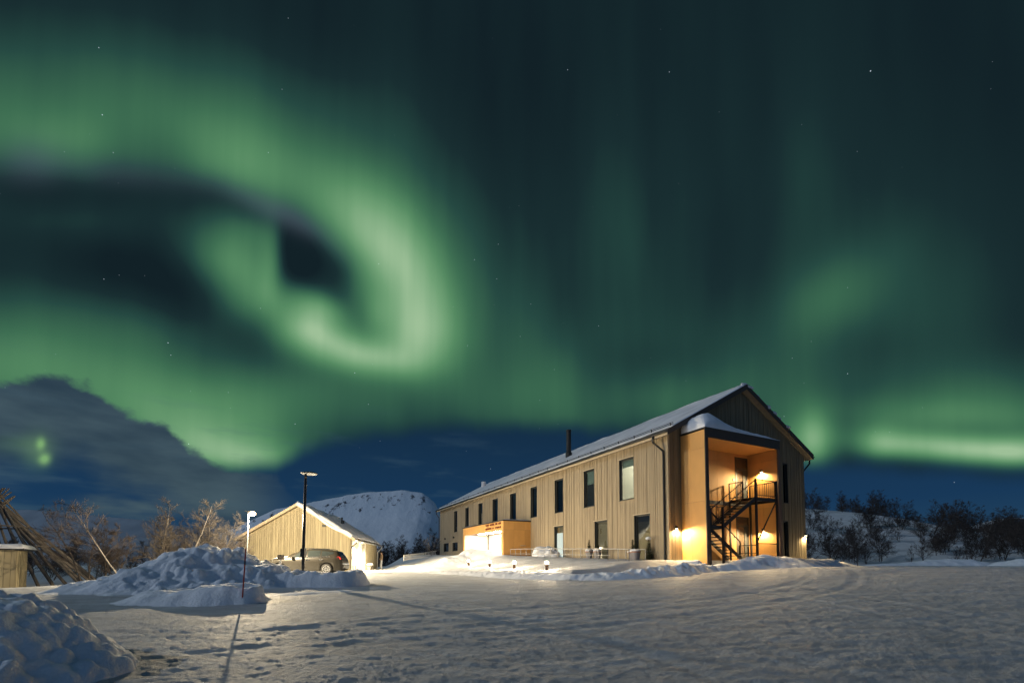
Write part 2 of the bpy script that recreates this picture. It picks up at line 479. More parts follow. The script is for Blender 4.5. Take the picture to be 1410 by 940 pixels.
M = {
    'wood': varied('weathered_wood_cladding', (0.36, 0.295, 0.20), 0.85, 0.16, (9, 9, 0.7), 0.004, 60, tone=True, spec=0.2),
    'shaded_gable_wood': varied('shaded_weathered_gable_cladding', (0.20, 0.165, 0.11), 0.9, 0.18, (9, 9, 0.7), 0.004, 60, tone=True, spec=0.15),  # facade boards again, with the gable's shade put into a darker colour
    'garage_wood': varied('garage_wood_cladding', (0.37, 0.32, 0.21), 0.85, 0.14, (8, 8, 0.8), 0.004, 60, tone=True, spec=0.2),
    'panel': varied('ochre_facade_panel', (0.62, 0.335, 0.105), 0.6, 0.07, (2, 2, 1), 0.0, tone=True),
    'dark_trim': varied('dark_brown_trim', (0.055, 0.042, 0.033), 0.55, 0.15, (4, 4, 4)),
    'brown_trim': varied('brown_trim', (0.16, 0.095, 0.06), 0.6, 0.12, (4, 4, 4)),
    'pale_trim': varied('pale_wood_trim', (0.52, 0.43, 0.30), 0.7, 0.12, (6, 6, 2)),
    'soffit': varied('soffit_boards', (0.30, 0.24, 0.16), 0.8, 0.15, (6, 6, 6)),
    'black_metal': varied('black_painted_steel', (0.016, 0.017, 0.018), 0.42, 0.2, (5, 5, 5), metallic=0.0),
    'pole_paint': varied('grey_lamp_paint', (0.12, 0.12, 0.12), 0.5, 0.15, (5, 5, 5)),
    'grey_metal': varied('galvanised_steel', (0.40, 0.40, 0.40), 0.42, 0.15, (5, 5, 5), metallic=0.6),
    'roof_metal': varied('dark_roof_sheet', (0.03, 0.032, 0.035), 0.5, 0.15, (3, 3, 3)),
    'frame': varied('dark_window_frame', (0.035, 0.040, 0.042), 0.5, 0.1, (5, 5, 5)),
    'glass': glass('window_glass'),
    'dark_glass': glass('tinted_window_glass', (0.30, 0.36, 0.38), 0.10),
    'inside': varied('interior_wall', (0.55, 0.52, 0.46), 0.8, 0.05, (2, 2, 2)),
    'inside_dark': varied('unlit_interior', (0.10, 0.105, 0.11), 0.9, 0.3, (1.5, 1.5, 1.5)),
    'blind': varied('roller_blind', (0.34, 0.36, 0.30), 0.9, 0.06, (2, 2, 8)),
    'tan_blind': varied('tan_roller_blind', (0.40, 0.27, 0.17), 0.9, 0.08, (2, 2, 6)),
    'curtain': varied('orange_curtain', (0.48, 0.24, 0.09), 0.9, 0.25, (30, 30, 1)),
    'white_paint': varied('white_painted_board', (0.78, 0.76, 0.70), 0.6, 0.05, (4, 4, 4)),
    'concrete': varied('concrete_plinth', (0.30, 0.29, 0.27), 0.9, 0.2, (3, 3, 3)),
    'pot': varied('grey_plant_pot', (0.24, 0.23, 0.24), 0.8, 0.12, (6, 6, 6)),
    'terracotta': varied('terracotta_rim', (0.42, 0.20, 0.12), 0.8, 0.12, (6, 6, 6)),
    'needles': varied('conifer_needles', (0.045, 0.055, 0.025), 0.8, 0.4, (20, 20, 20)),
    'bark': varied('birch_bark_dark', (0.060, 0.050, 0.044), 0.9, 0.5, (7, 7, 3)),
    'pale_bark': varied('birch_bark_pale', (0.19, 0.175, 0.16), 0.9, 0.6, (9, 9, 5)),
    'twig': varied('bare_twigs', (0.050, 0.040, 0.036), 0.9, 0.3, (2, 2, 2)),
    'frost_twig': varied('frosted_twigs', (0.17, 0.155, 0.145), 0.9, 0.3, (2, 2, 2)),
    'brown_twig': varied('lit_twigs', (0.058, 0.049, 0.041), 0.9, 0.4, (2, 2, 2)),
    'pole_wood': varied('weathered_pole', (0.125, 0.112, 0.10), 0.9, 0.35, (5, 5, 2), 0.006, 30),
    'red_paint': varied('red_marker_paint', (0.38, 0.035, 0.02), 0.55, 0.2, (8, 8, 8)),
    'car_paint': varied('bronze_grey_car_paint', (0.020, 0.018, 0.014), 0.36, 0.08, (2, 2, 2), metallic=0.1, spec=0.3),
    'car_glass': varied('car_window_glass', (0.02, 0.025, 0.025), 0.06, 0.1, (3, 3, 3), spec=0.6),
    'rubber': varied('tyre_rubber', (0.018, 0.018, 0.018), 0.85, 0.2, (12, 12, 12)),
    'rim_metal': varied('alloy_rim', (0.55, 0.55, 0.56), 0.3, 0.1, (6, 6, 6), metallic=0.8),
    'tail_red': varied('red_lamp_plastic', (0.42, 0.02, 0.02), 0.2, 0.1, (9, 9, 9)),
    'lens_white': varied('clear_lamp_plastic', (0.6, 0.6, 0.6), 0.15, 0.1, (9, 9, 9)),
    'chrome': principled('chrome_strip', (0.7, 0.7, 0.7), 0.15, 1.0)[0],
    'poster': varied('red_poster', (0.62, 0.10, 0.04), 0.6, 0.4, (6, 6, 6)),
    'letter': varied('rust_red_letters', (0.17, 0.045, 0.02), 0.6, 0.1, (6, 6, 6)),
    'skin': principled('skin', (0.55, 0.36, 0.27), 0.6)[0],
    'tan_jacket': varied('tan_jacket_cloth', (0.36, 0.26, 0.17), 0.9, 0.15, (9, 9, 9)),
    'pale_cloth': varied('pale_trouser_cloth', (0.52, 0.54, 0.60), 0.9, 0.12, (9, 9, 9)),
    'hair': principled('brown_hair', (0.05, 0.03, 0.02), 0.8)[0],
    'snow': snow_mat('soft_snow', (0.80, 0.83, 0.88), 0.05, 1.6, 0.010, 26),
    'roof_snow': snow_mat('roof_snow', (0.78, 0.80, 0.84), 0.04, 1.2, 0.02, 9, dirt=0.10),
    'bank_snow': snow_mat('plowed_snow', (0.84, 0.87, 0.91), 0.06, 2.6, 0.035, 15),
    'lamp_glow': emit('street_lamp_glow', (1.0, 0.72, 0.38), 30),
    'bollard_glow': emit('bollard_glow', (1.0, 0.78, 0.50), 1900),
    'wall_glow': emit('wall_lamp_glow', (1.0, 0.82, 0.52), 30),
    'soffit_glow': emit('soffit_lamp_glow', (1.0, 0.86, 0.62), 130),
    'room_glow': emit('room_lamp_glow', (1.0, 0.88, 0.68), 60),
    'room_dim': emit('dim_room_lamp', (1.0, 0.80, 0.55), 9),
    'lit_blind': emit('lit_blind', (1.0, 0.94, 0.82), 1.5),
}


def ground_material():
    m, nt, b = principled('packed_snow', (0.62, 0.65, 0.70), 0.62, 0, 0.35)
    N, L = nt.nodes.new, nt.links.new
    tc = N('ShaderNodeTexCoord')
    def noise(scale, detail, stretch=(1, 1, 1), rot=0.0, rough=0.55, dist=0.0):
        mp = N('ShaderNodeMapping'); L(tc.outputs['Object'], mp.inputs[0]); mp.inputs['Scale'].default_value = stretch
        mp.inputs['Rotation'].default_value = (0, 0, rot)
        n = N('ShaderNodeTexNoise'); n.inputs['Scale'].default_value = scale; n.inputs['Detail'].default_value = detail
        n.inputs['Roughness'].default_value = rough; n.inputs['Distortion'].default_value = dist
        L(mp.outputs[0], n.inputs['Vector']); return n.outputs['Fac']
    a = noise(1.1, 5, (1, 2.6, 1), 0.25, 0.6, 0.6)
    c = noise(8.5, 7, (1, 1.7, 1), -0.2, 0.68, 0.5)
    f = noise(30.0, 6, (1, 1.4, 1), 0.1, 0.75)
    prev = None
    for h, dist in ((a, 0.09), (c, 0.085), (f, 0.065)):
        bp = N('ShaderNodeBump'); bp.inputs['Distance'].default_value = dist; L(h, bp.inputs['Height'])
        if prev is not None:
            L(prev, bp.inputs['Normal'])
        prev = bp.outputs[0]
    L(prev, b.inputs['Normal'])
    mr = N('ShaderNodeMapRange'); L(noise(0.7, 6, (1, 3, 1), 0.2, 0.65, 0.5), mr.inputs[0])
    mr.inputs[1].default_value, mr.inputs[2].default_value = 0.3, 0.7
    mr.inputs[3].default_value, mr.inputs[4].default_value = 0.72, 1.10
    vm = N('ShaderNodeVectorMath'); vm.operation = 'SCALE'; vm.inputs[0].default_value = (0.82, 0.85, 0.88); L(mr.outputs[0], vm.inputs['Scale'])
    L(vm.outputs[0], b.inputs['Base Color'])
    return m


def mountain_material():
    m, nt, b = principled('mountain_snow_and_rock', (0.7, 0.74, 0.8), 0.8, 0, 0.2)
    N, L = nt.nodes.new, nt.links.new
    at = N('ShaderNodeAttribute'); at.attribute_name = 'tone'
    tc = N('ShaderNodeTexCoord')
    n = N('ShaderNodeTexNoise'); n.inputs['Scale'].default_value = 0.022; n.inputs['Detail'].default_value = 8; n.inputs['Roughness'].default_value = 0.62
    mp = N('ShaderNodeMapping'); mp.inputs['Scale'].default_value = (1, 1, 0.8); L(tc.outputs['Object'], mp.inputs[0]); L(mp.outputs[0], n.inputs['Vector'])
    ad = N('ShaderNodeMath'); ad.operation = 'ADD'; L(n.outputs['Fac'], ad.inputs[0]); L(at.outputs['Fac'], ad.inputs[1])
    mr = N('ShaderNodeMapRange'); mr.interpolation_type = 'SMOOTHSTEP'; L(ad.outputs[0], mr.inputs[0])
    mr.inputs[1].default_value, mr.inputs[2].default_value = 1.0, 1.10
    mx = N('ShaderNodeMix'); mx.data_type = 'RGBA'; L(mr.outputs[0], mx.inputs[0])
    mx.inputs[6].default_value = (0.80, 0.86, 0.92, 1); mx.inputs[7].default_value = (0.085, 0.095, 0.115, 1)
    L(mx.outputs[2], b.inputs['Base Color'])
    bp = N('ShaderNodeBump'); bp.inputs['Distance'].default_value = 6; L(n.outputs['Fac'], bp.inputs['Height']); L(bp.outputs[0], b.inputs['Normal'])
    return m


M['fell'] = varied('wooded_snowy_fell', (0.34, 0.40, 0.46), 0.9, 0.15, (.004, .004, .004))
M['ground'] = ground_material()
M['mountain'] = mountain_material()


# ------------------------------------------------------------------ mesh helper
class MB:
    def __init__(self):
        self.v, self.f, self.t, self.tone = [], [], [], 1.0

    def face(self, *idx):
        self.f.append(idx); self.t.append(self.tone)

    def hexa(self, p):
        """eight points: bottom ring of four, top ring of four"""
        b = len(self.v); self.v.extend([tuple(q) for q in p])
        for q in ((3, 2, 1, 0), (4, 5, 6, 7), (0, 1, 5, 4), (1, 2, 6, 5), (2, 3, 7, 6), (3, 0, 4, 7)):
            self.face(*[b + i for i in q])
        return self

    def box(self, x0, x1, y0, y1, z0, z1):
        return self.hexa([(x0, y0, z0), (x1, y0, z0), (x1, y1, z0), (x0, y1, z0), (x0, y0, z1), (x1, y0, z1), (x1, y1, z1), (x0, y1, z1)])

    def tube(self, pts, rads, n=6, caps=True):
        pts = [Vector(p) for p in pts]
        if isinstance(rads, (int, float)):
            rads = [rads] * len(pts)
        base = len(self.v)
        up = None
        for i, p in enumerate(pts):
            d = (pts[min(i + 1, len(pts) - 1)] - pts[max(i - 1, 0)])
            if d.length < 1e-9:
                d = Vector((0, 0, 1))
            d.normalize()
            if up is None:
                up = d.orthogonal().normalized()
            else:
                up = (up - d * up.dot(d))
                up = up.normalized() if up.length > 1e-6 else d.orthogonal().normalized()
            w = d.cross(up)
            for k in range(n):
                a = 2 * math.pi * k / n
                self.v.append(tuple(p + (up * math.cos(a) + w * math.sin(a)) * rads[i]))
        for i in range(len(pts) - 1):
            for k in range(n):
                a, b_ = base + i * n + k, base + i * n + (k + 1) % n
                self.face(a, b_, b_ + n, a + n)
        if caps:
            self.face(*[base + k for k in reversed(range(n))])
            self.face(*[base + (len(pts) - 1) * n + k for k in range(n)])
        return self

    def bar(self, a, b, w, h=None):
        """rectangular bar from a to b, w across, h high"""
        h = h or w
        a, b = Vector(a), Vector(b)
        d = (b - a).normalized()
        side = d.cross(Vector((0, 0, 1)))
        side = side.normalized() if side.length > 1e-4 else Vector((1, 0, 0))
        up = side.cross(d).normalized()
        q = []
        for p in (a, b):
            q.append([p - side * w / 2 - up * h / 2, p + side * w / 2 - up * h / 2, p + side * w / 2 + up * h / 2, p - side * w / 2 + up * h / 2])
        return self.hexa(q[0] + q[1])

    def lathe(self, prof, n=16, c=(0, 0, 0)):
        b = len(self.v)
        for r, z in prof:
            for k in range(n):
                a = 2 * math.pi * k / n
                self.v.append((c[0] + r * math.cos(a), c[1] + r * math.sin(a), c[2] + z))
        for i in range(len(prof) - 1):
            for k in range(n):
                p, q = b + i * n + k, b + i * n + (k + 1) % n
                self.face(p, q, q + n, p + n)
        self.face(*[b + k for k in reversed(range(n))])
        self.face(*[b + (len(prof) - 1) * n + k for k in range(n)])
        return self

    def blob(self, c, rx, ry, rz, seed=0, n=14, m=8, rough=0.12):
        r = random.Random(seed); b = len(self.v)
        ph = [r.uniform(0, 6.28) for _ in range(6)]
        for i in range(m + 1):
            th = math.pi * i / m
            for k in range(n):
                a = 2 * math.pi * k / n
                q = 1 + rough * (math.sin(3 * a + ph[0]) * math.sin(2 * th + ph[1]) + 0.6 * math.sin(5 * a + ph[2] + 3 * th) + 0.4 * math.sin(7 * th + ph[3] + 2 * a))
                self.v.append((c[0] + rx * q * math.sin(th) * math.cos(a), c[1] + ry * q * math.sin(th) * math.sin(a), c[2] + rz * q * math.cos(th)))
        for i in range(m):
            for k in range(n):
                p, q = b + i * n + k, b + i * n + (k + 1) % n
                self.face(p, p + n, q + n, q)
        return self

    def build(self, name, mat, parent=None, smooth=False, loc=None):
        me = bpy.data.meshes.new(name)
        me.from_pydata(self.v, [], self.f)
        a = me.attributes.new('tone', 'FLOAT', 'FACE')
        a.data.foreach_set('value', np.array(self.t, dtype=np.float32))
        me.materials.append(mat)
        if smooth:
            me.polygons.foreach_set('use_smooth', np.ones(len(me.polygons), dtype=bool))
        o = bpy.data.objects.new(name, me)
        col.objects.link(o)
        if parent is not None:
            o.parent = parent
        if loc:
            o.location = loc
        return o


def tag(o, label=None, cat=None, group=None, kind=None):
    if label: o['label'] = label
    if cat: o['category'] = cat
    if group: o['group'] = group
    if kind: o['kind'] = kind
    return o


def thing(name, label, cat, loc=(0, 0, 0), rotz=0.0, group=None):
    o = bpy.data.objects.new(name, None); col.objects.link(o)
    o.location = loc; o.rotation_euler = (0, 0, rotz)
    o.empty_display_size = 0.3
    return tag(o, label, cat, group)


def copy_tree(root, loc, rotz=0.0, scale=1.0, label=None):
    def cp(o, par):
        c = o.copy(); col.objects.link(c)
        if par is not None:
            c.parent = par
        for ch in list(o.children):
            cp(ch, c)
        return c
    c = cp(root, None)
    c.location = loc; c.rotation_euler = (0, 0, rotz); c.scale = (scale, scale, scale)
    if label:
        c['label'] = label
    return c


def spot(name, parent, loc, power, color=(1, 0.78, 0.45), size=150, blend=0.6, radius=0.03, direction=(0, 0, -1)):
    d = bpy.data.lights.new(name, 'SPOT'); d.energy = power; d.color = color; d.spot_size = R(size); d.spot_blend = blend
    d.shadow_soft_size = radius
    o = bpy.data.objects.new(name, d); col.objects.link(o); o.parent = parent; o.location = loc
    o.rotation_euler = Vector(direction).to_track_quat('-Z', 'Y').to_euler()
    return o


def point(name, parent, loc, power, color=(1, 0.78, 0.45), radius=0.08):
    d = bpy.data.lights.new(name, 'POINT'); d.energy = power; d.color = color; d.shadow_soft_size = radius
    o = bpy.data.objects.new(name, d); col.objects.link(o); o.parent = parent; o.location = loc
    return o


def at(px, py, Y):
    """world point at depth Y seen at photo position px, py"""
    d = px_dir(px, py); k = Y / d[1]
    return np.array([d[0] * k, Y, d[2] * k + EYE])


# ------------------------------------------------------------------ numpy noise and terrain heights
def _hash(ix, iy, seed):
    h = (ix.astype(np.int64) * 374761393 + iy.astype(np.int64) * 668265263 + seed * 1442695041) & 0x7fffffff
    h = ((h ^ (h >> 13)) * 1274126177) & 0x7fffffff
    h = (h ^ (h >> 16)) & 0xffff
    return h / 65535.0


def vnoise(X, Y, seed=0):
    ix, iy = np.floor(X), np.floor(Y)
    fx, fy = X - ix, Y - iy
    fx = fx * fx * fx * (fx * (fx * 6 - 15) + 10); fy = fy * fy * fy * (fy * (fy * 6 - 15) + 10)
    a, b = _hash(ix, iy, seed), _hash(ix + 1, iy, seed)
    c, d = _hash(ix, iy + 1, seed), _hash(ix + 1, iy + 1, seed)
    return (a + (b - a) * fx) * (1 - fy) + (c + (d - c) * fx) * fy


def fbm(X, Y, scale, octaves=4, seed=0, gain=0.5):
    s, amp, tot = 0.0, 1.0, 0.0
    for k in range(octaves):
        ca, sa = math.cos(0.7 * k), math.sin(0.7 * k)
        s = s + amp * vnoise((X * ca - Y * sa) / scale, (X * sa + Y * ca) / scale, seed + k * 17)
        tot += amp; amp *= gain; scale *= 0.5
    return s / tot * 2 - 1


def sstep(lo, hi, x):
    u = np.clip((x - lo) / (hi - lo), 0, 1)
    return u * u * (3 - 2 * u)


YAW = 0.4652
BX, BY = 8.55, 25.0            # near corner of the long building
FLOOR = EYE + 0.36             # its ground floor
BL_, BW = 40.33, 12.18         # length and width
_d = np.array([-math.sin(YAW), math.cos(YAW)]); _e = np.array([math.cos(YAW), math.sin(YAW)])


def to_local(X, Y):
    return (X - BX) * _e[0] + (Y - BY) * _e[1], (X - BX) * _d[0] + (Y - BY) * _d[1]


def lot_rel(X, Y):
    z = np.interp(Y, [-50, 0, 5, 10, 17, 22, 28, 36, 60, 120, 400], [-1.5, -1.5, -1.30, -1.10, -0.84, -0.70, -0.60, -0.50, -0.42, -0.3, -0.3])
    z = z + 0.035 * np.clip(X, 0, 60) * np.clip(Y / 20, 0, 1.25)
    z = z - 0.75 * sstep(-16.5, -23, X) * sstep(15, 24, Y)
    cap = -0.12
    k = 14.0
    return -np.log(np.exp(-k * z) + np.exp(-k * cap)) / k


def ground_rel(X, Y, detail=True):
    X = np.asarray(X, float); Y = np.asarray(Y, float)
    lot = lot_rel(X, Y)
    t, s = to_local(X, Y)
    q = -t
    walk = np.interp(s, [-4, 2, 10, 17.5, 25, 45], [0.20, 0.24, 0.55, 0.85, 0.95, 1.35])
    bol = np.interp(s, [-4, 12, 22, 45], [-0.26, -0.20, -0.10, -0.2])
    edge = np.interp(s, [10, 14, 24, 32, 40], [6.9, 7.3, 8.6, 7.4, 6.2])
    hp = walk + (bol - walk) * sstep(2.6, edge, q)
    out = np.maximum.reduce([q - edge, -1.0 - s, (s - 46) / 6, (t - 13.2) / 2.0])
    w = 1 - sstep(0, 1.1, out)
    z = lot + (hp - lot) * w
    r = np.hypot(X, Y)
    # the snowy hill on the right and rolling far terrain
    hill = 14.2 * np.exp(-0.72 * (((X - 60) / 46) ** 2 + ((Y - 122) / 40) ** 2) ** 1.15)
    hill2 = 9.0 * np.exp(-(((X - 190) / 80) ** 2 + ((Y - 150) / 60) ** 2))
    z = z + np.maximum(hill + hill2 - 0.9, 0) * 1.07
    far = sstep(90, 400, r)
    z = z + far * (-4 + 5 * fbm(X, Y, 260, 3, 5))
    if detail:
        onlot = (1 - w) * (1 - sstep(70, 120, r))
        lump = fbm(X, Y * 1.6, 2.6, 4, 11) * 0.022 + fbm(X * 1.0, Y * 2.4, 0.7, 5, 23, 0.66) * 0.020 + (1 - np.abs(fbm(X, Y * 1.8, 0.36, 4, 29, 0.62)) * 2) * 0.013 + fbm(X, Y * 1.5, 0.17, 3, 37, 0.6) * 0.012
        # plough and tyre lines sweep across the lot
        ca, sa = math.cos(0.16), math.sin(0.16)
        u = X * sa + Y * ca
        warp = fbm(X, Y, 9, 2, 31) * 1.2
        rut = np.sin((u + warp) * 2.6) * 0.007 * (0.5 + 0.5 * fbm(X, Y, 5, 2, 41))
        ring = np.abs(np.hypot(X + 2.4, Y - 4.2) - 3.1 + 0.1 * fbm(X, Y, 1.0, 2, 3))
        ring2 = np.abs(np.hypot(X + 2.4, Y - 4.2) - 4.7 + 0.1 * fbm(X, Y, 1.0, 2, 8))
        tyre = -(np.exp(-(ring / 0.13) ** 2) + np.exp(-(ring2 / 0.13) ** 2)) * 0.016 * (Y > 4) * (0.5 + 0.5 * fbm(X, Y, 2.0, 2, 55))
        for cx_, cy_, rad_ in ((-34, -6, 38.0), (-34, -6, 39.6), (-9, 34, 26.0), (-9, 34, 27.6), (14, -18, 30.5), (14, -18, 32.1), (60, 10, 51), (60, 10, 52.6)):
            dd_ = np.abs(np.hypot(X - cx_, Y - cy_) - rad_ + 0.25 * fbm(X, Y, 6, 2, int(rad_)))
            tyre = tyre - np.exp(-(dd_ / 0.16) ** 2) * 0.014 + np.exp(-((dd_ - 0.28) / 0.09) ** 2) * 0.008
        z = z + onlot * (lump + rut + tyre)
        z = z + w * (fbm(X, Y, 1.5, 4, 71) * 0.05 + fbm(X, Y, 7, 2, 73) * 0.05)
        z = z + sstep(60, 110, r) * fbm(X, Y, 14, 4, 91) * 0.5
    return z


def gz(X, Y):
    return float(ground_rel(np.array([X]), np.array([Y]))[0]) + EYE


def grid_mesh(name, X, Y, Z, mat, keep=None, tone=None, parent=None):
    n, m = X.shape
    co = np.stack([X, Y, Z], axis=-1).reshape(-1, 3).astype(np.float32)
    i = np.arange(n * m).reshape(n, m)
    a, b, c, d = i[:-1, :-1], i[:-1, 1:], i[1:, 1:], i[1:, :-1]
    quads = np.stack([a, b, c, d], axis=-1).reshape(-1, 4)
    if keep is not None:
        k = keep.reshape(-1)
        quads = quads[k[quads].any(axis=1)]
        used = np.unique(quads)
        remap = np.full(n * m, -1); remap[used] = np.arange(len(used))
        quads = remap[quads]; co = co[used]
        if tone is not None:
            tone = tone.reshape(-1)[used]
    me = bpy.data.meshes.new(name)
    me.vertices.add(len(co)); me.vertices.foreach_set('co', co.reshape(-1))
    me.loops.add(quads.size); me.loops.foreach_set('vertex_index', quads.reshape(-1).astype(np.int32))
    me.polygons.add(len(quads)); me.polygons.foreach_set('loop_start', np.arange(0, quads.size, 4, dtype=np.int32))
    me.update(calc_edges=True)
    me.polygons.foreach_set('use_smooth', np.ones(len(quads), dtype=bool))
    if tone is not None:
        at_ = me.attributes.new('tone', 'FLOAT', 'POINT'); at_.data.foreach_set('value', tone.reshape(-1).astype(np.float32))
    me.materials.append(mat)
    o = bpy.data.objects.new(name, me); col.objects.link(o)
    if parent:
        o.parent = parent
    return o


# ------------------------------------------------------------------ ground
def build_ground():
    th = np.concatenate([np.linspace(-math.pi, -0.98, 60, endpoint=False), np.linspace(-0.98, 0.98, 820), np.linspace(0.98, math.pi, 60)[1:]])
    r = [0.05]
    while r[-1] < 12000:
        q = r[-1]
        k = 0.0075 if 2.6 < q < 45 else (0.015 if 45 <= q < 160 else (0.12 if q < 2.6 else 0.05))
        r.append(q * (1 + k) + (0.05 if q < 2.6 else 0))
    r = np.array(r)
    T, Rr = np.meshgrid(th, r)
    X, Y = Rr * np.sin(T), Rr * np.cos(T)
    Z = ground_rel(X, Y) + EYE
    # orientation: radius index first, angle second
    o = grid_mesh('snow_ground', X[:, ::-1], Y[:, ::-1], Z[:, ::-1], M['ground'])
    tag(o, kind='structure', label='packed snow of the car park and the slopes around it', cat='ground')


build_ground()


def heights(name, pts, res, mat, label, cat='snow bank', rough=0.12, rscale=0.7, seed=1, extra=None, pad=3.0, power=1.0, lumps=None, group=None, soft=2):
    """a bank of snow along a ridge line; pts: (px, py, depth, front width, back width)"""
    P = np.array([at(p[0], p[1], p[2]) for p in pts]); W = np.array([[p[3], p[4]] for p in pts], float)
    PL = np.array([p[5] if len(p) > 5 else .12 for p in pts], float)
    x0, x1 = P[:, 0].min() - pad, P[:, 0].max() + pad
    y0, y1 = P[:, 1].min() - max(W[:, 0].max(), 1) - 1, P[:, 1].max() + W[:, 1].max() + 1
    X, Y = np.meshgrid(np.arange(x0, x1, res), np.arange(y0, y1, res))
    g = ground_rel(X, Y) + EYE
    best = np.full(X.shape, -1e9)
    hmax = np.zeros(X.shape)
    for k in range(len(P) - 1):
        a, b = P[k], P[k + 1]
        dx, dy = b[0] - a[0], b[1] - a[1]
        L2 = dx * dx + dy * dy
        u = np.clip(((X - a[0]) * dx + (Y - a[1]) * dy) / L2, 0, 1)
        cx, cy = a[0] + u * dx, a[1] + u * dy
        cz = a[2] + u * (b[2] - a[2])
        dist = np.hypot(X - cx, Y - cy)
        front = (Y < cy) | ((np.abs(Y - cy) < 1e-9))
        # blend between front and back width by the direction away from the ridge
        fr = 0.5 - 0.5 * np.clip((Y - cy) / np.maximum(dist, 1e-6), -1, 1)
        wf = W[k, 0] + u * (W[k + 1, 0] - W[k, 0]); wb = W[k, 1] + u * (W[k + 1, 1] - W[k, 1])
        w = wb + (wf - wb) * fr
        n1 = fbm(X, Y, 1.1, 3, seed + 3) * 0.18
        pl = PL[k] + u * (PL[k + 1] - PL[k])
        prof = 1 - sstep(pl, 1.0, dist / w + n1 * (1 - pl))
        prof = prof ** power
        z = g - 0.06 + (cz - g + 0.06) * prof
        best = np.maximum(best, z); hmax = np.maximum(hmax, prof)
    frac = np.clip((best - g) / 0.4, 0, 1)
    nz = fbm(X, Y, rscale, 5, seed, 0.55)
    nz2 = 1 - np.abs(fbm(X + 9, Y, rscale * 1.3, 4, seed + 50, 0.55)) * 2
    Z = best + frac * rough * (0.75 * nz + 0.5 * (nz2 - 0.5))
    if lumps:
        Z = lumps(X, Y, Z, g, frac)
        for _ in range(soft):                       # wind and thaw round the chunks off
            Z[1:-1, 1:-1] = (Z[1:-1, 1:-1] * 4 + Z[:-2, 1:-1] + Z[2:, 1:-1] + Z[1:-1, :-2] + Z[1:-1, 2:]) / 8
        Z = Z + frac * fbm(X, Y, .16, 3, seed + 77, .6) * .018
    keep = Z > g - 0.02
    Z = np.where(keep, Z, g - 0.05)
    o = grid_mesh(name, X, Y, Z, mat, keep)
    tag(o, label, cat, group)
    return o


def boulders(centers):
    """rounded lumps pushed out of a bank; centers: (x, y, radius, lift)"""
    def f(X, Y, Z, g, frac):
        out = Z.copy()
        for x, y, r, lift in centers:
            m = (np.abs(X - x) < r) & (np.abs(Y - y) < r)
            if not m.any():
                continue
            i = np.argwhere(m)
            d2 = (X[m] - x) ** 2 + (Y[m] - y) ** 2
            zc = Z[m][np.argmin(d2)]
            if frac[m][np.argmin(d2)] < 0.12:
                continue
            if (int(x * 7919 + y * 104729) & 7) > 3:
                rr = random.Random(int(x * 7919 + y * 104729))
                px_, py_ = X[m] - x, Y[m] - y
                fall = np.full(px_.shape, -9.0)
                a0 = rr.uniform(0, 6.28); nf = rr.choice([4, 5, 5, 6])
                for q in range(nf):
                    a_ = a0 + 6.28 * q / nf + rr.uniform(-.35, .35)
                    fall = np.maximum(fall, (px_ * math.cos(a_) + py_ * math.sin(a_) - r * rr.uniform(.15, .5)) * rr.uniform(.7, 2.0))
                topz = zc + lift + r * rr.uniform(.12, .55) + px_ * rr.uniform(-.35, .35) + py_ * rr.uniform(-.35, .35)
                out[m] = np.maximum(out[m], topz - np.maximum(fall, 0))
                continue
            wob = 1 + 0.15 * fbm(X[m], Y[m], r * 0.8, 2, int(x * 100) & 255)
            dome = zc + lift + np.sqrt(np.maximum(r * r * wob - d2, 0)) * 0.8 - r * 0.35
            dome = np.where(d2 < r * r * wob, dome, -9)
            out[m] = np.maximum(out[m], dome)
        return out
    return f


# big bank on the left
_r = random.Random(3)
lumpsA = []
for k in range(330):
    px = _r.uniform(150, 400); Yd = _r.uniform(14.5, 19.0)
    big = 1.0 if 240 < px < 345 else (.4 if px < 350 else .12)
    p = at(px, 790, Yd); lumpsA.append((p[0], p[1], _r.uniform(0.06, 0.22) * (.6 + .5 * big), _r.uniform(-0.05, 0.10) * big))
heights('snow_bank', [(60, 822, 14.6, 1.5, 1.5), (105, 812, 15.6, 1.8, 1.8), (150, 803, 16.2, 2.2, 2.0), (192, 790, 16.8, 2.8, 2.2), (226, 783, 17.2, 3.4, 2.5),
                      (254, 775, 17.8, 4.0, 2.5), (272, 761, 18.1, 4.2, 2.5), (290, 757, 18.2, 4.0, 2.5), (306, 761, 18.3, 3.6, 2.5), (330, 772, 18.3, 3.0, 2.5), (350, 779, 18, 2.0, 2.5, .3),
                      (385, 790, 17.9, 1.0, 2.2, .5), (425, 789, 17.8, 0.75, 2.2, .6), (455, 789, 17.7, 0.6, 2.0, .72)],
        0.045, M['bank_snow'], 'tall plowed bank of snow with a jagged crest left of the lamp post', rough=0.26, rscale=0.65, seed=4, lumps=boulders(lumpsA), soft=1)
heights('snow_bank', [(190, 830, 13.0, 1.6, 2.5), (245, 812, 12.8, 1.5, 3), (300, 806, 12.5, 1.0, 1.6, .4), (340, 806, 12.4, 0.55, 0.55, .6)],
        0.05, M['bank_snow'], 'low flat-topped step of snow in which the red marker pole stands', rough=0.13, rscale=0.5, seed=14)
heights('snow_bank', [(372, 818, 14.6, .8, .8), (410, 815, 14.8, .8, .8), (450, 813.5, 15.2, .8, .8), (474, 812, 15.6, .7, .7)],
        0.05, M['bank_snow'], 'thin ridge of broken snow in front of the lamp post bank', rough=0.10, rscale=0.35, seed=24)
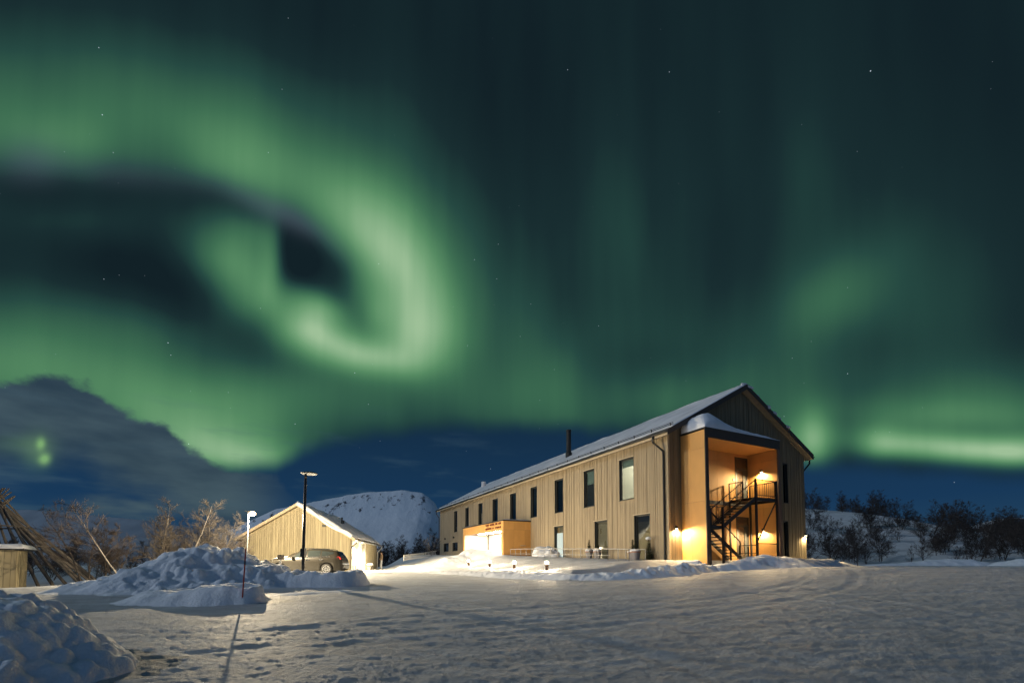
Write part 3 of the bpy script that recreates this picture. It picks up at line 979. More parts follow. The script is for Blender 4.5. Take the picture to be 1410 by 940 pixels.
# foreground heap of snow boulders
lumpsB = []
for k in range(900):
    px = _r.uniform(-90, 190); Yd = _r.uniform(3.4, 7.0)
    p = at(px, 850, Yd)
    lumpsB.append((p[0], p[1], _r.choice([0.04, 0.05, 0.06, 0.08, 0.10, 0.12, 0.15]) * _r.uniform(0.8, 1.2), _r.uniform(-0.02, 0.05)))
lumpsB.append((at(8, 830, 5.7)[0], 5.55, 0.30, 0.04)); lumpsB.append((at(46, 860, 5.9)[0], 5.75, 0.17, 0.03)); lumpsB.append((at(72, 860, 5.9)[0], 5.9, 0.13, 0.02))
lumpsB.append((at(-35, 830, 5.7)[0], 5.5, 0.33, 0.02))
heights('snow_pile', [(-120, 822, 5.2, 2.2, 1.5), (-10, 832, 5.5, 2.0, 1.4), (18, 838, 5.6, 1.9, 1.2), (45, 860, 5.8, 1.6, 1.0), (80, 868, 6.1, 1.2, .8), (108, 888, 6.2, .9, .6), (132, 902, 6.3, .6, .5)],
        0.02, M['bank_snow'], 'heap of loose broken snow lumps in the near left corner', 'snow pile', rough=0.10, rscale=0.3, seed=34, lumps=boulders(lumpsB), pad=1.5, soft=2)
# rough plough edge in front of the long building
heights('snow_bank', [(575, 787, 33, .9, 1.2), (610, 786.5, 30.5, 1.0, 1.2), (640, 786.5, 28.2, 1.0, 1.2), (700, 787.3, 24.2, 1.0, 1.2), (760, 788.5, 21.5, 1.0, 1.1), (800, 789.5, 20.5, 1.0, 1.1), (840, 789.5, 20.0, 1.1, 1.2),
                      (880, 784.5, 20.3, 1.2, 1.3), (920, 779, 21.0, 1.2, 1.3), (950, 777, 22.0, 1.0, 1.2), (975, 777.5, 22.8, .9, 1.0)],
        0.05, M['bank_snow'], 'long low plough bank of crumbly snow in front of the bollards', rough=0.26, rscale=0.35, seed=44)
heights('snow_bank', [(985, 776.5, 22.9, .8, .9), (1008, 774, 23.2, 1.1, 1.0), (1032, 769, 23.7, 1.4, 1.2), (1052, 764.5, 24.5, 1.8, 1.3), (1075, 766, 25.4, 1.8, 1.4), (1100, 770, 26.6, 1.6, 1.4), (1135, 769.5, 28.2, 1.4, 1.4), (1158, 774, 29.5, 1.2, 1.2)],
        0.05, M['bank_snow'], 'rounded snow bank at the foot of the outdoor steel stairs', rough=0.12, rscale=0.8, seed=54)
heights('snow_mound', [(944, 773, 23.4, .6, .6), (958, 770.5, 23.3, .8, .6)], 0.04, M['snow'], 'small bright heap of snow beside the ochre porch corner', 'snow mound', rough=0.05, rscale=0.5, seed=57)
# pile in front of the entrance and the sides of the walk
heights('snow_bank', [(606, 781, 36, 1.5, 2), (622, 768, 38, 2.2, 2.0), (650, 757, 40, 2.8, 2), (668, 757, 39.5, 2.8, 2), (690, 763.5, 38, 2.2, 1.6), (706, 770, 36, 1.6, 1.4)],
        0.07, M['bank_snow'], 'broad mound of plowed snow in front of the lit entrance', rough=0.22, rscale=0.8, seed=64)
heights('snow_bank', [(528, 786, 44, 2, 2), (560, 776.5, 48, 2.4, 1.6), (585, 770.5, 53, 2.4, 1.6), (606, 764, 58, 2.4, 1.6)],
        0.10, M['snow'], 'smooth snow slope under the low white fence', rough=0.12, rscale=1.0, seed=74)
# far edge of the lot on the right
heights('snow_bank', [(1200, 777, 44, 1, 1.5), (1255, 774, 45, 1.5, 2), (1300, 769, 46, 2.5, 2.5), (1325, 770, 46, 2.2, 2.5), (1365, 776, 46, 1.5, 2)],
        0.10, M['bank_snow'], 'smooth pointed snow bank at the far edge of the lot', rough=0.14, rscale=1.2, seed=84)
heights('snow_bank', [(1385, 773, 44, 1.8, 2), (1410, 769.5, 43, 2.2, 2.5), (1450, 770, 42, 2, 2)],
        0.10, M['bank_snow'], 'rounded snow bank cut by the right edge of the photo', rough=0.14, rscale=1.2, seed=94)


# ------------------------------------------------------------------ distant mountains
def build_mountain(name, crest, Y0, depth, label, rock=0.5, seed=1, steep=1.0, mat='mountain'):
    pts = [at(px, py, Y0) for px, py in crest]
    xs = np.array([p[0] for p in pts]); zs = np.array([p[2] for p in pts])
    X, V = np.meshgrid(np.linspace(xs[0], xs[-1], 260), np.linspace(0, 1, 120))
    top = np.interp(X, xs, zs)
    top = top + fbm(X, X * 0, 160, 4, seed) * 9
    # v = 0 foot towards the viewer, 0.6 the rim, 1 the far side
    Y = Y0 - depth * (0.6 - V)
    u = np.clip(V / 0.6, 0, 1)
    prof = u ** 1.7 * (0.80 if steep else 1) + (0.2 if steep else 0) * sstep(0.86, 1.0, u)
    back = 1 - sstep(0.62, 1.0, V)
    Z = -25 + (top + 25) * np.where(V <= 0.6, prof, 1.0 * back)
    Z = Z + fbm(X, Y, 380, 4, seed + 2, .42) * 22 * sstep(0, 0.3, u) * (1 - sstep(0.8, 1, u)) * np.where(V <= 0.6, 1, 0)
    tone = rock * (sstep(0.84, 0.93, u) * (1 - sstep(0.99, 1.0, u)) + 0.85 * np.exp(-((u - 0.30) / 0.05) ** 2)) * np.where(V <= 0.6, 1, 0)
    grid_mesh(name, X, Y, Z, M[mat], tone=tone)
    o = bpy.data.objects[name]
    return tag(o, label, 'mountain', kind='structure')


build_mountain('mountain', [(250, 760), (330, 722), (380, 700), (415, 694), (437, 690), (470, 684), (478, 681), (505, 678), (540, 676.5), (553, 674.5), (570, 676.5), (582, 678.5), (590, 684),
                            (598, 691), (604, 704), (615, 728), (640, 752), (680, 772)], 3200, 1500, 'flat-topped snowy fell with dark cliffs under its rim', rock=0.46, seed=3)
build_mountain('distant_hill', [(-420, 690), (-200, 694), (0, 699), (60, 703), (130, 709), (200, 716), (270, 728), (340, 745), (420, 768)], 5200, 2600,
               'pale low fell far away behind the pole tent', rock=0.0, seed=9, steep=0, mat='fell')
build_mountain('distant_hill.001', [(840, 776), (1000, 756), (1150, 748), (1300, 738), (1390, 717), (1500, 712), (1700, 716)], 900, 700,
               'low dark hill behind the trees at the right edge', rock=0.9, seed=12, steep=0)


# ------------------------------------------------------------------ facade helpers
def plane(axis, base, sign):
    """maps (u along the wall, outward offset n, height z) to local x, y, z; axis 'y': wall runs along y at x=base"""
    if axis == 'y':
        return lambda u, n, z: (base + sign * n, u, z)
    return lambda u, n, z: (u, base + sign * n, z)


def pbox(mb, P, u0, u1, n0, n1, z0, z1, z1b=None):
    """box on a wall plane; z1b: top height at u1 when the top slopes"""
    z1b = z1 if z1b is None else z1b
    mb.hexa([P(u0, n0, z0), P(u1, n0, z0), P(u1, n1, z0), P(u0, n1, z0), P(u0, n0, z1), P(u1, n0, z1b), P(u1, n1, z1b), P(u0, n1, z1)])


def clad(mb, P, u0, u1, zbot, ztop, openings=(), width=0.14, seed=1, jitter=0.5, thick=0.022):
    """vertical boards as separate solids of uneven width, depth and tone, cut round the openings"""
    r = random.Random(seed)
    cuts = {u0, u1}
    u = u0
    while u < u1:
        cuts.add(u); u += width * r.uniform(1 - jitter, 1 + jitter)
    for o in openings:
        cuts.add(max(u0, o[0])); cuts.add(min(u1, o[1]))
    cuts = sorted(cuts)
    for a, b in zip(cuts[:-1], cuts[1:]):
        if b - a < 0.004:
            continue
        mid = (a + b) / 2
        spans = [(zbot, None)]
        for o in openings:
            if o[0] - 1e-6 <= mid <= o[1] + 1e-6:
                new = []
                for z0, z1 in spans:
                    top = z1 if z1 is not None else 1e9
                    if o[2] > z0:
                        new.append((z0, min(o[2], top)))
                    if o[3] < top:
                        new.append((max(o[3], z0), z1))
                spans = new
        n1 = thick + r.choice([0.0, 0.004, 0.012, 0.016]) + r.uniform(0, 0.004)
        tone0 = r.uniform(0.88, 1.08)
        g = min(0.006, (b - a) * 0.12)
        for z0, z1 in spans:
            mb.tone = tone0 * r.uniform(0.97, 1.03)
            if z1 is None:
                za, zb = ztop(a), ztop(b)
            else:
                za = zb = z1
            if min(za, zb) - z0 < 0.02:
                continue
            pbox(mb, P, a + g, b - g, 0.0, n1, z0, za, zb)
    mb.tone = 1.0


def backing(mb, P, u0, u1, zbot, ztop, openings=(), thick=0.16):
    """the structural wall behind the boards"""
    cuts = {u0, u1}
    for o in openings:
        cuts.add(max(u0, o[0])); cuts.add(min(u1, o[1]))
    for k in range(1, 8):
        cuts.add(u0 + (u1 - u0) * k / 8)
    cuts = sorted(cuts)
    for a, b in zip(cuts[:-1], cuts[1:]):
        mid = (a + b) / 2
        spans = [(zbot, None)]
        for o in openings:
            if o[0] - 1e-6 <= mid <= o[1] + 1e-6:
                new = []
                for z0, z1 in spans:
                    top = z1 if z1 is not None else 1e9
                    if o[2] > z0: new.append((z0, min(o[2], top)))
                    if o[3] < top: new.append((max(o[3], z0), z1))
                spans = new
        for z0, z1 in spans:
            za, zb = (ztop(a), ztop(b)) if z1 is None else (z1, z1)
            if min(za, zb) - z0 < 0.01: continue
            pbox(mb, P, a, b, -thick, -0.002, z0, za, zb)


def window(parent, P, u0, u1, z0, z1, kind='dark', label=None, depth=0.17, mullion=None, trim=True):
    """recessed window: lining and frame (the part), pane and what hangs behind it (sub-parts)"""
    f = MB()
    w = 0.055
    # lining of the recess, 3 mm inside the opening
    pbox(f, P, u0 + .003, u0 + .03, -depth, 0.03, z0 + .003, z1 - .003)
    pbox(f, P, u1 - .03, u1 - .003, -depth, 0.03, z0 + .003, z1 - .003)
    pbox(f, P, u0 + .033, u1 - .033, -depth, 0.03, z1 - .03, z1 - .003)
    pbox(f, P, u0 - .02, u1 + .02, -depth + .02, 0.075, z0 - .028, z0 + .001)
    # sash
    a0, a1, b0, b1 = u0 + .034, u1 - .034, z0 + .004, z1 - .034
    for (p, q, r_, s_) in ((a0, a0 + w, b0, b1), (a1 - w, a1, b0, b1), (a0 + w + .001, a1 - w - .001, b0, b0 + w), (a0 + w + .001, a1 - w - .001, b1 - w, b1)):
        pbox(f, P, p, q, -depth + .01, -depth + .07, r_, s_)
    if mullion:
        zm = z0 + (z1 - z0) * mullion
        pbox(f, P, a0 + w + .002, a1 - w - .002, -depth + .012, -depth + .068, zm - .03, zm + .03)
    o = f.build('window', M['frame'], parent)
    if label:
        o['label'] = label
    g = MB(); pbox(g, P, a0 + w - .01, a1 - w + .01, -depth + .035, -depth + .043, b0 + w - .01, b1 - w + .01)
    g.build('pane', M['glass'] if kind in ('room', 'lit', 'blind', 'tan', 'curtain') else M['dark_glass'], o)
    if trim:
        t = MB(); pbox(t, P, u0 - .05, u1 + .05, 0.036, 0.085, z1 + .001, z1 + .042)
        t.build('head_trim', M['pale_trim'], o)
    h = z1 - z0
    if kind == 'room':
        b = MB(); pbox(b, P, a0, a1, -depth - .08, -depth - .06, z1 - h * .19, z1 - .04); b.build('blind', M['blind'], o)
    elif kind == 'lit':
        b = MB(); pbox(b, P, a0, a1, -depth - .05, -depth - .04, z0 + .02, z0 + h * .80); b.build('blind', M['lit_blind'], o)
        b = MB(); pbox(b, P, a0, a1, -depth - .09, -depth - .08, z0 + h * .78, z1 - .04); b.build('valance', M['tan_blind'], o)
    elif kind == 'tan':
        b = MB(); pbox(b, P, a0, a1, -depth - .06, -depth - .05, z0 + .02, z1 - .05); b.build('blind', M['tan_blind'], o)
    elif kind == 'blind':
        b = MB(); pbox(b, P, a0, a1, -depth - .06, -depth - .05, z1 - h * .38, z1 - .05); b.build('blind', M['blind'], o)
    elif kind == 'curtain':
        b = MB(); pbox(b, P, a0, a0 + (a1 - a0) * .24, -depth - .09, -depth - .07, z0 + .02, z1 - .05); b.build('curtain', M['curtain'], o)
        b = MB(); pbox(b, P, a0 + (a1 - a0) * .26, a1, -depth - .12, -depth - .10, z0 + .02, z0 + h * .60); b.build('blind', M['tan_blind'], o)
    return o


def room(parent, P, u0, u1, z0, z1, deep, bright, dim=False):
    """a closed room behind a window"""
    b = MB()
    n0, n1 = -0.20, -deep
    pbox(b, P, u0, u1, n1 - .05, n1, z0, z1)
    pbox(b, P, u0 - .05, u0, n1, n0, z0, z1)
    pbox(b, P, u1, u1 + .05, n1, n0, z0, z1)
    pbox(b, P, u0, u1, n1, n0, z1, z1 + .05)
    pbox(b, P, u0, u1, n1, n0, z0 - .05, z0)
    o = b.build('room_interior', M['inside'], parent)
    if dim:
        l = MB(); pbox(l, P, (u0 + u1) / 2 - .3, (u0 + u1) / 2 + .3, n1 * .5, n1 * .5 + .12, z1 - .08, z1 - .03); l.build('ceiling_strip', M['room_dim'], o)
    if bright:
        l = MB(); pbox(l, P, u0 + .3, u1 - .3, n1 * .55, n1 * .55 + .12, z1 - .08, z1 - .03)
        l.build('ceiling_strip', M['room_glow'], o)
        l = MB(); pbox(l, P, u0 + .2, u1 - .6, n1 + .02, n1 + .07, z0 + (z1 - z0) * .42, z0 + (z1 - z0) * .46)
        l.build('wall_strip', M['room_glow'], o)
        d = MB(); pbox(d, P, u0 + .3, u1 - .3, n1 + .1, n1 + .7, z0 + .70, z0 + .75); pbox(d, P, u0 + .35, u0 + .42, n1 + .15, n1 + .6, z0, z0 + .70)
        d.build('desk', M['white_paint'], o)
    return o


def wall_lamp(parent, P, u, z, power):
    b = MB(); pbox(b, P, u - .05, u + .05, 0.0, 0.10, z, z + .13); pbox(b, P, u - .065, u + .065, 0.02, 0.115, z + .131, z + .145)
    o = b.build('wall_lamp', M['black_metal'], parent)
    g = MB(); pbox(g, P, u - .042, u + .042, 0.012, 0.092, z - .012, z - .001); g.build('lens', M['wall_glow'], o)
    n0 = Vector(P(u, 0.075, z - .035)); out = (Vector(P(u, 1, z)) - Vector(P(u, 0, z))).normalized()
    spot('wall_lamp_light', parent, n0, power, (1, 0.72, 0.36), 172, 0.6, 0.035, (out.x * .35, out.y * .35, -1))
    return o


def slope_snow(name, parent, corner, ulen, vlen, rise, mat, thick=0.14, seed=1, nu=160, nv=30, edge=0.08, drop=0.0):
    """snow on a roof slope: corner + u along the eave + v from eave to ridge, with uneven thickness and a ragged eave edge; closed"""
    u = np.linspace(0, 1, nu); v = np.linspace(0, 1, nv)
    U, V = np.meshgrid(u, v, indexing='ij')
    ul, vl = abs(ulen[0]) + abs(ulen[1]), math.hypot(vlen[0], vlen[1])
    n1 = fbm(U * ul, V * vl, 1.6, 4, seed)
    n2 = fbm(U * ul, V * 0, 0.55, 3, seed + 7)
    n3 = fbm(U * ul, V * 0, 3.5, 3, seed + 9)
    v0 = (0.010 + 0.034 * (n2 + 1) + 0.022 * n3)
    Vs = v0 + (1 - v0) * V
    th = thick * (0.75 + 0.35 * n1) * (0.25 + 0.75 * np.minimum(1, V / edge) ** .5)
    th = th * np.minimum(1, np.minimum(U, 1 - U) * ul / 0.25 + 0.3)
    X = corner[0] + ulen[0] * U + vlen[0] * Vs
    Y = corner[1] + ulen[1] * U + vlen[1] * Vs
    Z = corner[2] + rise * Vs
    o = MB()
    idx = lambda i, j, top: (i * nv + j) * 2 + top
    verts = np.empty((nu * nv * 2, 3)); 
    verts[0::2] = np.stack([X, Y, Z + 0.004], -1).reshape(-1, 3); verts[1::2] = np.stack([X, Y, Z + th + 0.006], -1).reshape(-1, 3)
    o.v = [tuple(p) for p in verts]
    for i in range(nu - 1):
        for j in range(nv - 1):
            o.face(idx(i, j, 1), idx(i + 1, j, 1), idx(i + 1, j + 1, 1), idx(i, j + 1, 1))
        o.face(idx(i, 0, 0), idx(i + 1, 0, 0), idx(i + 1, 0, 1), idx(i, 0, 1))
        o.face(idx(i + 1, nv - 1, 0), idx(i, nv - 1, 0), idx(i, nv - 1, 1), idx(i + 1, nv - 1, 1))
    for j in range(nv - 1):
        o.face(idx(0, j + 1, 0), idx(0, j, 0), idx(0, j, 1), idx(0, j + 1, 1))
        o.face(idx(nu - 1, j, 0), idx(nu - 1, j + 1, 0), idx(nu - 1, j + 1, 1), idx(nu - 1, j, 1))
    ob = o.build(name, mat, parent, smooth=True)
    return ob


# ------------------------------------------------------------------ the long building
LB = thing('long_building', 'long two-storey building clad in vertical tan boards with a gabled snowy roof', 'building', (BX, BY, FLOOR), YAW)
PF = plane('y', 0.0, -1)          # long facade, outward -x
PG = plane('x', 0.0, -1)          # gable, outward -y
ZE = 6.89
ZR = 10.25                        # ridge of the wall
MIDW = BW / 2


def gable_top(u):
    return ZE + (ZR - ZE) * (1 - abs(u - MIDW) / MIDW)


UP0, UP1 = 3.62, 6.16
up_s = [(2.72, 4.055), (6.61, 7.82), (10.45, 11.63), (14.39, 15.49), (18.2, 19.39), (22.09, 23.32), (25.92, 27.01), (29.82, 30.92), (33.62, 34.75)]
up_kind = ['room', 'blind', 'dark', 'dark', 'dark', 'dark', 'curtain', 'dark', 'dark']
low_win = [(1.402, 2.747, -.10, 2.585, 'curtain'), (5.262, 6.635, -.10, 2.55, 'tan'), (10.487, 11.746, 0.0, 2.59, 'lit')]
small_win = [(33.44, 35.25, 1.35, 2.36), (36.75, 38.62, 1.35, 2.42)]
opens = [(a, b, UP0, UP1) for a, b in up_s] + [(a, b, c, d) for a, b, c, d, _ in low_win] + [(a, b, c, d) for a, b, c, d in small_win]
CAN0, CAN1, CANQ = 15.45, 24.72, 2.6
opens_f = opens + [(CAN0 + .2, CAN1 - .2, -0.2, 2.9)]
m = MB(); backing(m, PF, 0.16, BL_, -0.35, lambda u: ZE, opens_f, 0.16)
wall = m.build('wall', M['inside_dark'], LB)
m = MB(); clad(m, PF, 0.0, BL_, -0.12, lambda u: ZE - .002, opens_f, 0.105, 5)
m.build('cladding', M['wood'], wall)
# other walls
gopen = [(0.93, 7.05, -0.4, 6.83), (9.92, 10.42, 3.62, 6.2), (9.84, 10.34, 0.15, 2.45)]
m = MB(); backing(m, PG, 0.0, BW, -0.35, gable_top, gopen, 0.16); gw = m.build('gable_wall', M['inside_dark'], LB)
m = MB(); clad(m, PG, -0.02, BW, -0.12, lambda u: gable_top(u) - .002, gopen, 0.105, 9); m.build('cladding', M['shaded_gable_wood'], gw)
m = MB(); PR = plane('y', BW, 1); backing(m, PR, 0.16, BL_, -0.35, lambda u: ZE, (), 0.16); rw = m.build('wall', M['inside_dark'], LB)
m = MB(); clad(m, PR, 0.0, BL_, -0.12, lambda u: ZE - .002, (), 0.16, 19); m.build('cladding', M['wood'], rw)
m = MB(); PB = plane('x', BL_, 1); backing(m, PB, 0.0, BW, -0.35, gable_top, (), 0.16); bw_ = m.build('gable_wall', M['inside_dark'], LB)
m = MB(); clad(m, PB, 0.0, BW, -0.12, lambda u: gable_top(u) - .002, (), 0.16, 29); m.build('cladding', M['wood'], bw_)
m = MB(); m.box(0.17, BW - .17, 0.17, BL_ - .17, 3.18, 3.40); m.box(0.17, BW - .17, 0.17, BL_ - .17, -0.32, -0.14); m.build('floor_slab', M['inside_dark'], LB)
for P_, a_, b_ in ((PF, -0.02, CAN0), (PF, CAN1, BL_), (PG, 0.02, 0.90), (PG, 7.1, BW)):
    m = MB(); pbox(m, P_, a_, b_, -0.01, 0.016, -0.7, -0.125); m.build('plinth', M['concrete'], LB)
m = MB(); pbox(m, PF, -0.045, 0.06, 0.045, 0.075, -0.12, ZE - .02); pbox(m, PG, -0.075, 0.055, 0.042, 0.062, -0.12, ZE - .05); m.build('corner_board', M['wood'], LB)
for k, (a, b) in enumerate(up_s):
    window(LB, PF, a, b, UP0, UP1, up_kind[k])
for a, b, c, d, k in low_win:
    window(LB, PF, a, b, c, d, k, mullion=None)
for a, b, c, d in small_win:
    window(LB, PF, a, b, c, d, 'dark')
window(LB, PG, 9.92, 10.42, 3.62, 6.2, 'dark', trim=False)
window(LB, PG, 9.84, 10.34, 0.15, 2.45, 'dark', trim=False)
room(LB, PF, 0.9, 5.2, 3.50, 6.5, 4.2, True)
room(LB, PF, 5.6, 9.4, 3.50, 6.5, 4.2, False, True)
room(LB, PF, 0.6, 4.4, -.12, 2.95, 3.6, False, True)
room(LB, PF, 4.6, 8.6, -.12, 2.95, 3.6, False, True)
for s_, z_ in ((38.05, 2.97), (34.73, 2.98)):
    v = MB(); v.tube([PF(s_, 0.02, z_), PF(s_, 0.16, z_)], 0.11, 10); v.build('vent', M['black_metal'], LB)

# roof: two slabs with overhang
OVG, OVE = 0.42, 0.42
slope = (ZR - ZE) / MIDW
RT = 0.26


def roof_slab(side):
    m = MB()
    xe = -OVE if side < 0 else BW + OVE
    ze = ZE - slope * OVE
    y0, y1 = -OVG, BL_ + OVG
    dz = 0.03
    m.hexa([(xe, y0, ze + dz), (MIDW, y0, ZR + dz), (MIDW, y1, ZR + dz), (xe, y1, ze + dz), (xe, y0, ze + RT), (MIDW, y0, ZR + RT), (MIDW, y1, ZR + RT), (xe, y1, ze + RT)] if side < 0 else
           [(MIDW, y0, ZR + dz), (xe, y0, ze + dz), (xe, y1, ze + dz), (MIDW, y1, ZR + dz), (MIDW, y0, ZR + RT), (xe, y0, ze + RT), (xe, y1, ze + RT), (MIDW, y1, ZR + RT)])
    o = m.build('roof', M['roof_metal'], LB)
    # soffit boards and eave fascia
    f = MB()
    x_in = 0.0 if side < 0 else BW
    zz = lambda x: ZE + slope * (x if side < 0 else BW - x)
    xs = [xe, x_in] if side < 0 else [x_in, xe]
    f.hexa([(xs[0], -.02 * 0 + y0, zz(xs[0]) - .012), (xs[1], y0, zz(xs[1]) - .012), (xs[1], y1, zz(xs[1]) - .012), (xs[0], y1, zz(xs[0]) - .012),
            (xs[0], y0, zz(xs[0]) + dz - .004), (xs[1], y0, zz(xs[1]) + dz - .004), (xs[1], y1, zz(xs[1]) + dz - .004), (xs[0], y1, zz(xs[0]) + dz - .004)])
    # gable overhang soffit
    xa, xb = (x_in, MIDW) if side < 0 else (MIDW, x_in)
    for k in range(3):
        ya = y0 + .14 * k; yb = ya + .134
        f.hexa([(xa, ya, zz(xa) - .012), (xb, ya, zz(xb) - .012), (xb, yb, zz(xb) - .012), (xa, yb, zz(xa) - .012),
                (xa, ya, zz(xa) + dz - .004), (xb, ya, zz(xb) + dz - .004), (xb, yb, zz(xb) + dz - .004), (xa, yb, zz(xa) + dz - .004)])
    f.build('soffit', M['soffit'], o)
    b = MB()
    # barge board along the gable edge
    xa, xb = (xe, MIDW) if side < 0 else (MIDW, xe)
    b.hexa([(xa, y0 - .03, zz(xa) - .03), (xb, y0 - .03, zz(xb) - .03), (xb, y0 - .004, zz(xb) - .03), (xa, y0 - .004, zz(xa) - .03),
            (xa, y0 - .03, zz(xa) + RT + .02), (xb, y0 - .03, zz(xb) + RT + .02), (xb, y0 - .004, zz(xb) + RT + .02), (xa, y0 - .004, zz(xa) + RT + .02)])
    b.build('barge_board', M['dark_trim'], o)
    e = MB()
    sgn = -1 if side < 0 else 1
    xg = xe + sgn * .006
    e.hexa([(min(xg, xg + sgn * .03), y0, ze - .03), (max(xg, xg + sgn * .03), y0, ze - .03), (max(xg, xg + sgn * .03), y1, ze - .03), (min(xg, xg + sgn * .03), y1, ze - .03),
            (min(xg, xg + sgn * .03), y0, ze + .12), (max(xg, xg + sgn * .03), y0, ze + .12), (max(xg, xg + sgn * .03), y1, ze + .12), (min(xg, xg + sgn * .03), y1, ze + .12)])
    e.build('fascia', M['pale_trim'], o)
    # half round gutter in front of the fascia
    g = MB()
    xc = xe + sgn * .10
    n = 8
    for k in range(n):
        a0, a1 = math.pi + math.pi * k / n, math.pi + math.pi * (k + 1) / n
        p = [(xc + .07 * math.cos(a), y, ze + .15 + .07 * math.sin(a)) for a in (a0, a1) for y in (y0, y1)]
        q = [(xc + .062 * math.cos(a), y, ze + .15 + .062 * math.sin(a)) for a in (a0, a1) for y in (y0, y1)]
        g.hexa([p[0], p[2], p[3], p[1], q[0], q[2], q[3], q[1]])
    g.build('gutter', M['black_metal'], o)
    return o


rl = roof_slab(-1); rr = roof_slab(1)
ze_ = ZE - slope * OVE
slope_snow('snow_cover', rl, (-OVE, -OVG + .02, ze_ + RT), (0, BL_ + 2 * OVG - .04), (MIDW + OVE, 0), ZR - ze_, M['roof_snow'], 0.13, 3, 340, 36)
slope_snow('snow_cover', rr, (BW + OVE, BL_ + OVG - .02, ze_ + RT), (0, -(BL_ + 2 * OVG - .04)), (-(MIDW + OVE), 0), ZR - ze_, M['roof_snow'], 0.20, 5, 120, 24)
# lumps of snow along the near right roof edge
lm = MB()
r_ = random.Random(5)
for k in range(26):
    f_ = r_.uniform(0.02, 0.75) ** 1.4
    x_ = MIDW + (MIDW + OVE) * f_
    lm.blob((x_, -OVG + r_.uniform(.05, .35), ZR - slope * (x_ - MIDW) + RT + .06), r_.uniform(.15, .4), r_.uniform(.1, .2), r_.uniform(.05, .13) * (1.5 - f_), k, 10, 6)
lm.build('snow_lump', M['roof_snow'], rr, smooth=True)
# snow guard rail above the eave
sg = MB()
gx = 0.10; gzv = ZE + slope * gx + RT
for k in range(29):
    y_ = -OVG + .3 + k * (BL_ + 2 * OVG - .6) / 28
    sg.bar((gx + .02, y_, gzv - .01), (gx - .02, y_, gzv + .23), 0.05, 0.03)
for zz_ in (.12, .20):
    sg.tube([(gx, -OVG + .1, gzv + zz_), (gx, BL_ + OVG - .1, gzv + zz_)], 0.016, 5)
sg.build('snow_guard', M['black_metal'], rl)


def downpipe(parent, pts, r=0.05, mat='black_metal'):
    m = MB(); m.tube(pts, r, 8)
    return m.build('downpipe', M[mat], parent)


downpipe(LB, [(-OVE - .10, 0.60, ze_ + .10), (-OVE - .10, 0.60, ze_ - .22), (-0.13, 0.24, ze_ - .75), (-0.11, 0.24, ze_ - 1.0), (-0.11, 0.24, 0.1), (-0.16, 0.22, -0.45)], .055)
downpipe(LB, [(-OVE - .10, BL_ + .1, ze_ + .10), (-OVE - .10, BL_ + .1, ze_ - .25), (-0.13, BL_ + .06, ze_ - .8), (-0.11, BL_ + .06, 0.1)], .055)
downpipe(LB, [(BW + OVE + .10, -.1, ze_ + .10), (BW + OVE + .10, -.1, ze_ - .25), (BW + .13, 0.12, ze_ - .8), (BW + .11, 0.12, -0.1)], .055)
# chimneys
ch = MB(); ch.lathe([(.28, 0), (.28, .42), (.21, .55), (.20, 2.3), (.23, 2.3), (.23, 2.42), (.19, 2.42)], 14, (3.0, 14.2, ZE + slope * 3.0 + RT - .05))
ch.build('chimney', M['black_metal'], rl, smooth=False)
ch = MB(); ch.lathe([(.30, -.3), (.30, .42), (.24, .55)], 12, (5.0, 37.4, ZE + slope * 5.0 + RT)); ch.blob((5.0, 37.4, ZE + slope * 5 + RT + .6), .32, .32, .16, 3)
ch.build('vent_hood', M['roof_snow'], rl)
wall_lamp(LB, plane('x', -0.04, -1), 0.46, 1.62, 850)
wall_lamp(LB, plane('x', -0.04, -1), 12.05, 1.55, 650)

# ---- porch round the outdoor stairs
PX0, PX1, PD, PTOP = 0.90, 7.09, 1.70, 6.83
IX0, IX1, IBK = 1.13, 6.85, 0.20
pb = MB()
pb.box(PX0 + .03, IX0 - .03, -PD + .03, IBK + .1, -.35, PTOP - .05)
pb.box(IX1 + .03, PX1 - .03, -PD + .03, IBK + .1, -.35, PTOP - .05)
pb.box(IX0 - .03, IX1 + .03, -PD + .03, IBK + .1, 6.40, PTOP - .05)
pb.box(IX0 - .03, IX1 + .03, IBK + .04, IBK + .12, -.35, 6.40)
porch = pb.build('porch', M['brown_trim'], LB)


def panels(mb, P, us, zs, n0, n1, gap=0.010, skip=()):
    r = random.Random(len(us) * 31 + len(zs))
    for i in range(len(us) - 1):
        for j in range(len(zs) - 1):
            if (i, j) in skip:
                continue
            mb.tone = r.uniform(0.93, 1.06)
            pbox(mb, P, us[i] + gap / 2, us[i + 1] - gap / 2, n0, n1, zs[j] + gap / 2, zs[j + 1] - gap / 2)
    mb.tone = 1.0


PS = plane('y', PX0 + .03, -1)
mp_ = MB(); panels(mp_, PS, [-PD + .0, -.68, -.05], [-.3, 2.99, 5.80, PTOP - .06], 0.0, 0.03); mp_.build('panel', M['panel'], porch)
PS2 = plane('y', PX1 - .03, 1)
mp_ = MB(); panels(mp_, PS2, [-PD + .0, -.68, -.05], [-.3, 2.99, 5.80, PTOP - .06], 0.0, 0.03); mp_.build('panel', M['panel'], porch)
# inner side walls
PI1 = plane('y', IX0 - .03, 1)
mp_ = MB(); panels(mp_, PI1, [-PD + .04, -.75, IBK], [-.3, 2.99, 5.80, 6.36], 0.0, 0.03); mp_.build('panel', M['panel'], porch)
PI2 = plane('y', IX1 + .03, -1)
mp_ = MB(); panels(mp_, PI2, [-PD + .04, -.75, IBK], [-.3, 2.99, 5.80, 6.36], 0.0, 0.03); mp_.build('panel', M['panel'], porch)
